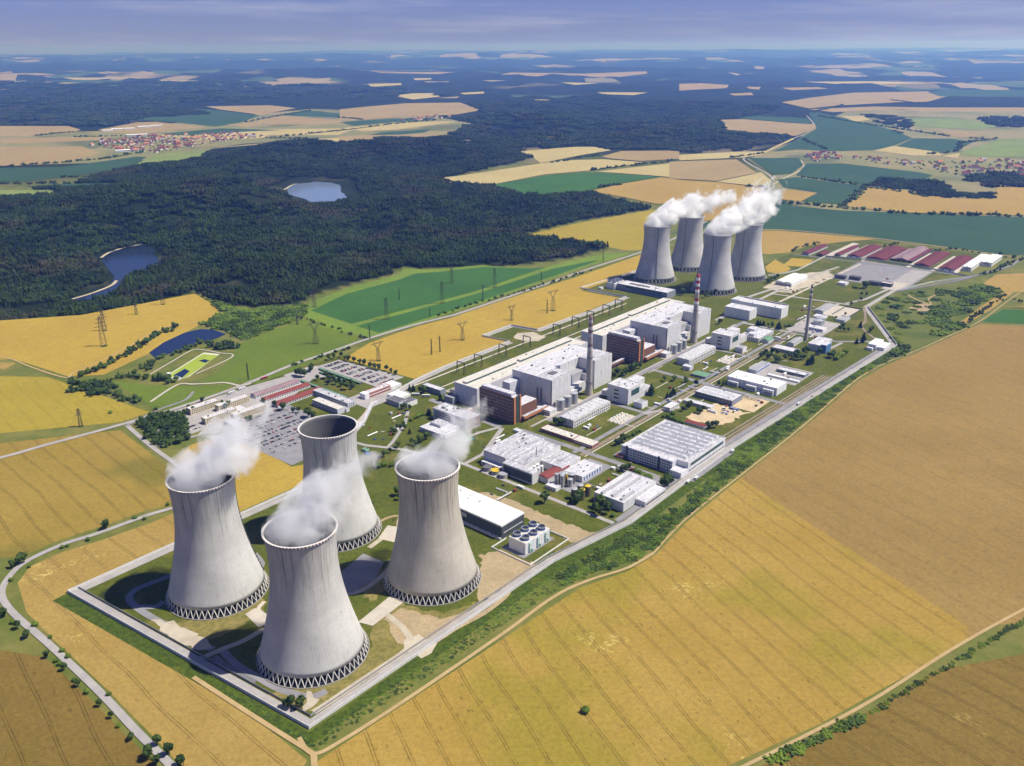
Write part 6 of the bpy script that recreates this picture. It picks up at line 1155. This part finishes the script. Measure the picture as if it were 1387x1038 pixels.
for j, v_ in enumerate(np.arange(-580, -446, 9.5)):
    for u_ in np.arange(470, 502, 2.8):
        if rc.random() < .8: car(u_, v_ + (j % 2) * -4, R(90), 'parked in the pale car park beside the yellow field', 'cars in the pale car park'); nc += 1
for v_ in (-552, -540, -528, -516):
    for u_ in np.arange(155, 200, 2.9):
        if rc.random() < .75: car(u_, v_, R(90), 'in the small car park beside the grove', 'cars in the small car park'); nc += 1
for u_, v_, a_, c_, l_ in ((150, -160, .6, 'white', 'parked beside the long container in the tower compound'), (140, -150, .6, 'dark blue', 'parked beside the container in the tower compound'), (118, -120, .2, 'white', 'standing in the shade of the brownish tower'), (-35, -130, .3, 'white', 'standing on gravel before the road bend tower'), (430, 60, 0, 'dark blue', 'in the bay beside the sawtooth hall'), (705, 86, 0, 'red', 'driving along the perimeter road'), (352, -120, 1.2, 'black', 'parked on the lawn before the works'), (415, -392, .3, 'white', 'by the gate building'), (352, -330, .3, 'red', 'on the lawn road by the walkway')): car(u_, v_, a_, l_, 'single cars', c_)
b = MB(); MC = list(CARC); proto = CARS['white']; pv_ = [tuple(q.co) for q in proto.vertices]; pf_ = [(tuple(q.vertices), q.material_index) for q in proto.polygons]
for u_, v_, a_ in EXTRA:
    o_ = len(b.v); ci = rc.randrange(6); mt_ = Matrix.Translation(W(u_, v_, .24)) @ Matrix.Rotation(UA + a_, 4, 'Z'); b.v += [tuple(mt_ @ Vector(q)) for q in pv_]; b.f += [tuple(o_ + i for i in f) for f, _ in pf_]; b.m += [ci if mi == 0 else 5 + mi for _, mi in pf_]
tag(b.build('parked_cars', [M['car_' + c_] for c_ in MC] + [M['car_glass'], M['tyre']]), 'remaining cars crowding the two staff car parks', None, None, 'stuff')
def bus(px, py, ang, label, col='vent_white', L_=12, stripe='glass'):
    x, y = g(px, py); t = thing('bus', label, 'bus', (x, y, .9), ang); MB().box(-L_ / 2, L_ / 2, -1.25, 1.25, .4, 3.1, 0, True).build('body', M[col], t); MB().box(-L_ / 2 - .03, L_ / 2 + .03, -1.28, 1.28, 1.6, 2.5).build('window_band', M[stripe], t)
    for x_ in (-L_ * .3, L_ * .33):
        for s in (-1, 1): MB().box(x_ - .5, x_ + .5, s * 1.15 - .15, s * 1.15 + .15, 0, .95, 0, True).build('wheel', M['tyre'], t)
bus(314, 533.5, UA, 'white bus at the stop before the cream office blocks'); bus(328, 528, UA, 'second white bus at the stop, nearer the workshops'); bus(358, 514, UA, 'red bus driving on the main road', 'paint_red'); bus(563, 536, UA - .9, 'white lorry trailer at the turbine hall gate'); bus(577, 538, UA - .9, 'white lorry following at the turbine hall gate')
for i, (px, py) in enumerate(((932, 583.5), (1034, 586), (1082, 548), (932.5, 654.5))): bus((992, 1081, 943, 932)[i], (613, 549, 650, 655)[i], UA, ('white van by the rails', 'white lorry on the perimeter road verge', 'white van near the huge hall corner', 'white camper beside the perimeter road')[i], L_=6)
# ---- pylons
simple('pylon_steel', (.055, .05, .045), .7, .1)
def pylon(px, py, h, kind, label, grp):
    x, y = g(px, py); t = thing('pylon', label, 'pylon', (x, y, 0), R(40), grp); b = MB(); w = h * .085 if kind != 'pole' else h * .03
    def leg(s1, s2, z0, z1, w0, w1, th=.34): b.bar((s1 * w0, s2 * w0, z0), (s1 * w1, s2 * w1, z1), th)
    top = h * (.62 if kind == 'portal' else 1.0); wt = w * (.3 if kind == 'tower' else .45 if kind == 'portal' else .5)
    for s1 in (-1, 1):
        for s2 in (-1, 1): leg(s1, s2, 0, top, w, wt)
    n = 6
    for i in range(n):
        z0, z1 = top * i / n, top * (i + 1) / n; a0, a1 = w + (wt - w) * i / n, w + (wt - w) * (i + 1) / n
        for s in (-1, 1): b.bar((-a0, s * a0, z0), (a1, s * a1, z1), .2); b.bar((a0, s * a0, z0), (-a1, s * a1, z1), .2); b.bar((s * a0, -a0, z0), (s * a1, a1, z1), .2)
    b.build('mast', M['pylon_steel'], t); b = MB()
    if kind == 'portal':
        for s in (-1, 1): b.bar((s * wt, 0, top), (s * h * .2, 0, h * .86), .6); b.bar((s * h * .2, 0, h * .86), (s * h * .17, 0, h), .4); b.bar((s * wt * .4, 0, top), (s * h * .14, 0, h * .86), .35)
        b.bar((-h * .34, 0, h * .86), (h * .34, 0, h * .86), .6); b.bar((-h * .2, 0, h * .9), (h * .2, 0, h * .9), .4)
        for s in (-1, 1): b.bar((s * h * .34, 0, h * .86), (s * h * .2, 0, h * .92), .3)
    elif kind == 'tower':
        for z, l_ in ((.66, .2), (.78, .16), (.9, .12)): b.bar((-h * l_, 0, h * z), (h * l_, 0, h * z), .45); [b.bar((s * h * l_, 0, h * z), (0, 0, h * (z + .05)), .25) for s in (-1, 1)]
    else: b.bar((-h * .09, 0, h * .93), (h * .09, 0, h * .93), .3); b.bar((-h * .07, 0, h * .8), (h * .07, 0, h * .8), .3)
    b.build('crossarm', M['pylon_steel'], t); MB().cyl(0, 0, h * .12, h * .1, 0, .5, 10).build('weed_ring', M['bank'], t) if kind != 'pole' else None
for px, py, h, kd, lb in ((141, 469, 56, 'tower', 'tallest lattice pylon in the wheat field above the pond'), (142, 448, 40, 'tower', 'lattice pylon just behind the tallest one'), (185, 426, 28, 'tower', 'small lattice pylon amid the upper wheat field'), (221, 412.6, 42, 'tower', 'lattice pylon at the forest edge of the wheat field'), (110, 578, 28, 'tower', 'lone lattice pylon on the lower yellow field'), (428, 465.7, 44, 'portal', 'portal pylon in the meadow below the crop field'), (403, 440, 20, 'tower', 'small pylon in the thicket above the meadow'), (426, 416, 42, 'tower', 'lattice pylon at the left tip of the crop field'), (336.6, 514, 28, 'pole', 'slim mast in the meadow near the main road'),
 (512.8, 489, 37, 'portal', 'portal pylon beside the pale car park'), (501, 459, 26, 'pole', 'slim mast at the field track junction'), (524, 432.6, 44, 'tower', 'lattice pylon in the near end of the crop field'), (541, 406, 24, 'pole', 'thin mast in the upper crop field'), (582, 430, 18, 'pole', 'short mast at the crop field edge'), (599, 411, 46, 'tower', 'tall lattice pylon in the middle of the crop field'), (612, 384, 42, 'tower', 'lattice pylon against the forest edge'), (584.7, 480.7, 29, 'pole', 'first of two slim masts in the yellow field'), (596, 477, 29, 'pole', 'second of two slim masts in the yellow field'), (626.5, 460.8, 37, 'portal', 'portal pylon before the square wall bay'), (654, 406, 32, 'pole', 'slim mast in the far crop strip'), (670, 389.5, 44, 'tower', 'lattice pylon in the far end of the crop field'), (693, 434, 32, 'portal', 'portal pylon above the square wall bay'), (741, 425, 29, 'pole', 'slim mast beside the tall yellow field pylon'), (749, 421, 46, 'portal', 'tall portal pylon at the far end of the yellow field'), (733, 382, 24, 'pole', 'slim mast by the field road'), (817, 354.6, 48, 'pole', 'tall mast by the forest tip')): pylon(px, py, h, kd, lb, 'pylons')
# ---- switchyard portals and transformers
for i, (u0, v0) in enumerate(((590, -380), (634, -382), (700, -385), (762, -382), (850, -383), (910, -384), (960, -385), (1015, -386), (1062, -388))):
    t = thing('gantry', 'dark steel line portal in the switchyard, number %s from the offices' % ('one', 'two', 'three', 'four', 'five', 'six', 'seven', 'eight', 'nine')[i], 'gantry', W(u0, v0), UA, 'switchyard portals'); t['label'] = ['dark steel portal nearest the offices in the switchyard', 'second dark portal from the offices in the switchyard', 'dark portal before the square wall bay', 'dark portal beside the gravel circle', 'dark portal between the two turbine halls', 'portal at the near end of the far switchyard', 'portal in the middle of the far switchyard', 'last but one portal of the far switchyard', 'last portal before the far pump hall'][i]
    for y_ in (-8, 8):
        b = MB(); [b.bar((s * 2.2, y_, 0), (s * .4, y_, 21), .8) for s in (-1, 1)]; [b.bar((-2.2 * (1 - z / 26), y_, z), (2.2 * (1 - z / 26), y_, z + 3), .25) for z in range(2, 19, 4)]; b.build('post', M['pylon_steel'], t)
    b = MB().bar((0, -8, 20.5), (0, 8, 20.5), .9).bar((0, -8, 19), (0, 8, 19), .3); [b.bar((0, -8 + q * 2, 19), (0, -7 + q * 2, 20.5), .2) for q in range(8)]; b.build('beam', M['pylon_steel'], t)
for i in range(10):
    u_ = 525 + i * 60 + (20 if i > 4 else 0); t = thing('transformer', 'grey transformer on its pad behind the %s turbine hall' % ('near' if u_ < 790 else 'far'), 'transformer', W(u_, -331, .1), UA, 'transformers behind the %s hall' % ('near' if u_ < 790 else 'far'))
    MB().box(-4, 4, -2.5, 2.5, 0, 4.5).build('tank', M['wall_grey'], t); [MB().cyl(x_, 0, .35, .2, 4.5, 7, 8).build('bushing', M['stack_concrete'], t) for x_ in (-2.5, 0, 2.5)]; MB().box(-5.5, -5, -5, 5, 0, 6.5).build('fire_wall', M['vent_white'], t); MB().box(4.05, 5, -2, 2, .5, 4).build('radiator', M['steel'], t)
# ---- coolant gardens: clusters of small white cabinets before the workshops
for du, wh in ((0, 'near'), (323, 'far')):
    rect(585 + du, 624 + du, -88, -64, 'concrete_path', .24); q = random.Random(du)
    for i in range(16):
        u_, v_ = 588 + du + (i % 6) * 6 + q.uniform(-1, 1), -85 + (i // 6) * 8 + q.uniform(-1, 1); o = MB().box(-1.4, 1.4, -.9, .9, 0, 1.8).box(-1.5, 1.5, -1, 1, 1.8, 1.95).build('cabinet', M['vent_white'], None, False, W(u_, v_, .24), UA); tag(o, 'white equipment cabinet in the %s pipe garden' % wh, 'cabinet', '%s pipe garden cabinets' % wh)
for i in range(14):
    q = random.Random(i + 40); u_, v_ = q.uniform(712, 742), q.uniform(18, 40); o = MB().box(-q.uniform(1, 3), q.uniform(1, 3), -1, 1, 0, q.uniform(.8, 2)).build('scrap_pile', M[q.choice(['blue_door', 'steel_dark', 'steel', 'roof_red', 'vent_white'])], None, False, W(u_, v_, .21), UA + q.uniform(0, 3)); tag(o, 'small scrap heap in the sandy yard by the rails', 'scrap heap', 'scrap heaps')
# ---- villages
HW = [('red', 'roof_red'), ('brown', 'roof_maroon'), ('orange', 'orange_brick'), ('grey', 'roof_grey')]; simple('plaster', (.72, .67, .60), .9); HM = {}
for n_, rm in HW:
    b = MB().box(-6, 6, -4.5, 4.5, 0, 5, 0); b.gable(-6, 6, -4.5, 4.5, 5.02, 9.2, 1, .5, 'x'); b.box(2, 2.9, .8, 1.7, 7, 10, 0)
    for x_ in (-3.5, 0, 3.5): b.box(x_ - .7, x_ + .7, -4.6, -4.4, 1.2, 2.7, 2); b.box(x_ - .7, x_ + .7, 4.4, 4.6, 1.2, 2.7, 2)
    HM[n_] = b.mesh('house', [M['plaster'], M[rm], M['glass']])
def village(poly, n, where, scale, group, treelabel, ts=.6):
    P = fill([g(*q) for q in poly], 19 * scale); rng.shuffle(P); P = P[:n]
    for x, y, _ in P: n_ = random.choices([h_[0] for h_ in HW], (5, 3, 3, 1))[0]; o = put('house', HM[n_], None, (x, y, 1.5), random.uniform(0, 3.1)); s = scale * random.uniform(.9, 1.4); o.scale = (s, s, s * .9); tag(o, '%s roofed house in the %s' % (n_, where), 'house', group)
    scatter('trees', 'row', fill([g(*q) for q in poly], 34 * scale, [], 0, .6), treelabel, ts, ts * 1.6)
village(z5((340, 420), (400, 395), (640, 375), (800, 372), (980, 362), (1070, 380), (900, 405), (760, 425), (640, 448), (560, 440), (440, 435)), 170, 'village beyond the reservoir', 1.4, 'houses beyond the reservoir', 'garden trees in the village beyond the reservoir', .6)
village(z7((500, 455), (560, 438), (650, 440), (640, 470), (540, 475)), 20, 'hamlet by the main road', 1.3, 'houses in the roadside hamlet', 'garden trees in the roadside hamlet'); village(z7((680, 462), (760, 450), (960, 470), (1100, 470), (1387, 470), (1387, 530), (1180, 545), (1020, 510), (860, 490)), 96, 'village beside the teal fields', 1.45, 'houses beside the teal fields', 'garden trees in the village beside the teal fields', .6)
village(z6((240, 318), (320, 298), (480, 290), (440, 305), (330, 315)), 14, 'small hamlet amid pale fields', 1.6, 'houses amid pale fields', 'trees in the hamlet amid pale fields', .9)
for i, (x_, y_, w_, d_) in enumerate(zip((440, 480, 530, 590, 640, 560, 520), (358, 352, 350, 342, 338, 376, 440), (60, 70, 60, 80, 70, 120, 110), (30, 26, 30, 40, 30, 24, 24))):
    px, py = zoomed(0, 60, 3.015, [(x_, y_)])[0]; x, y = g(px, py); t = thing('factory_hall', ('small white factory shed', 'white factory hall', 'pale factory hall in the middle', 'wide white factory hall', 'far white factory hall', 'long white hall at the village edge', 'long pale farm hall below the village')[i] + ' by the distant village', 'building', (x, y, 1.5), .4); MB().box(-w_ / 2, w_ / 2, -d_ / 2, d_ / 2, 0, 9).build('wall', M['wall_bright'], t); MB().gable(-w_ / 2, w_ / 2, -d_ / 2, d_ / 2, 9.02, 12, 0, 1, 'x').build('roof', M['roof_bright'], t)
print('cars', nc, 'objects', len(COL.objects))

# ---- small things lying about the works, each beside a building one can find
NEAR = [(430, -160, 'brick offices'), (560, -95, 'near hooded workshop'), (880, -95, 'far hooded workshop'), (420, 20, 'silo cluster'), (470, 15, 'huge hall porch'), (700, -50, 'two storey house'), (760, -70, 'green canopy'), (870, -60, 'bay fronted warehouse'), (960, -70, 'dark grove'), (1010, -100, 'laboratory'), (1090, -60, 'brown chimney'), (1150, -20, 'boiler house'), (1230, -80, 'two grey tanks'), (1300, -100, 'open storage yard'), (540, -210, 'near brick block'), (760, -215, 'brown bridge'), (860, -205, 'far brick block'), (470, -260, 'admin block'), (1150, -260, 'tall white store'), (1100, -330, 'far pump hall'), (1420, -180, 'arched shed'), (1650, -60, 'storage yard'), (330, -60, 'pump hall'), (200, -60, 'brownish tower'), (60, -60, 'foremost tower'), (790, 40, 'machine shop yard'), (920, 40, 'bus yard'), (400, -330, 'curved walkway'), (350, -300, 'office lawn')]
qc = random.Random(21); CL = {}
def clut(name, m, dims, top=None):
    b = MB(); L_, w_, h_ = dims
    if name == 'pipe_run': [b.bar((-L_ / 2, y_, h_), (L_ / 2, y_, h_), .6) for y_ in (-.7, .7)]; [b.box(x_ - .15, x_ + .15, -1, 1, 0, h_ - .2) for x_ in np.arange(-L_ / 2 + 1, L_ / 2, 5)]
    elif name == 'pallet_stack': [b.box(-L_ / 2 + i * L_ / 3, -L_ / 2 + (i + .8) * L_ / 3, -w_ / 2, w_ / 2, 0, h_ * (1 - .25 * i)) for i in range(3)]
    else: b.box(-L_ / 2, L_ / 2, -w_ / 2, w_ / 2, 0, h_); b.box(-L_ / 2 - .2, L_ / 2 + .2, -w_ / 2 - .2, w_ / 2 + .2, h_ + .003, h_ + .25); b.box(L_ * .1, L_ * .3, -w_ / 2 - .06, -w_ / 2 + .02, .1, h_ * .75)
    return b.mesh(name, M[m])
CLUT = [('hut', 'vent_white', (5, 3, 2.8), 'small white hut'), ('hut', 'wall_grey', (4, 3, 3), 'small grey hut'), ('pallet_stack', 'stack_concrete', (6, 2, 1.4), 'stack of concrete slabs'), ('pallet_stack', 'steel_dark', (5, 2, 1.2), 'dark stack of steel parts'), ('pipe_run', 'steel', (26, 2, 2.4), 'silvery twin pipe run'), ('pipe_run', 'vent_white', (18, 2, 1.2), 'white low pipe run'), ('hut', 'vent_white', (9, 2.6, 2.7), 'long white cabin'), ('hut', 'wall_olive', (3, 2.5, 2.2), 'brown shed'), ('pallet_stack', 'blue_door', (4, 2, 1.5), 'stack of blue drums'), ('hut', 'roof_red', (4, 3, 2.6), 'red roofed hut')]
CM = [clut(*c_[:3]) for c_ in CLUT]
for (u0, v0, nm) in NEAR:
    pick = qc.sample(range(len(CLUT)), 6)
    for j in pick: o = put(CLUT[j][0], CM[j], None, W(u0 + qc.uniform(-24, 24), v0 + qc.uniform(-14, 14), .3), UA + qc.choice((0, R(90))) + qc.uniform(-.03, .03)); tag(o, '%s lying near the %s' % (CLUT[j][3], nm) if 'stack' in CLUT[j][3] else '%s near the %s' % (CLUT[j][3], nm), CLUT[j][0].replace('_', ' '), 'small site things')
# footpaths between the lawns
for i in range(26):
    u0, v0 = qc.uniform(500, 1120), qc.choice((-145, -130, -100, -80, -70, -30, -20)); ln_ = qc.uniform(14, 40); st(u0, v0, u0 + (ln_ if i % 2 else 0), v0 + (0 if i % 2 else ln_), 1.8, 'concrete_path', .26)
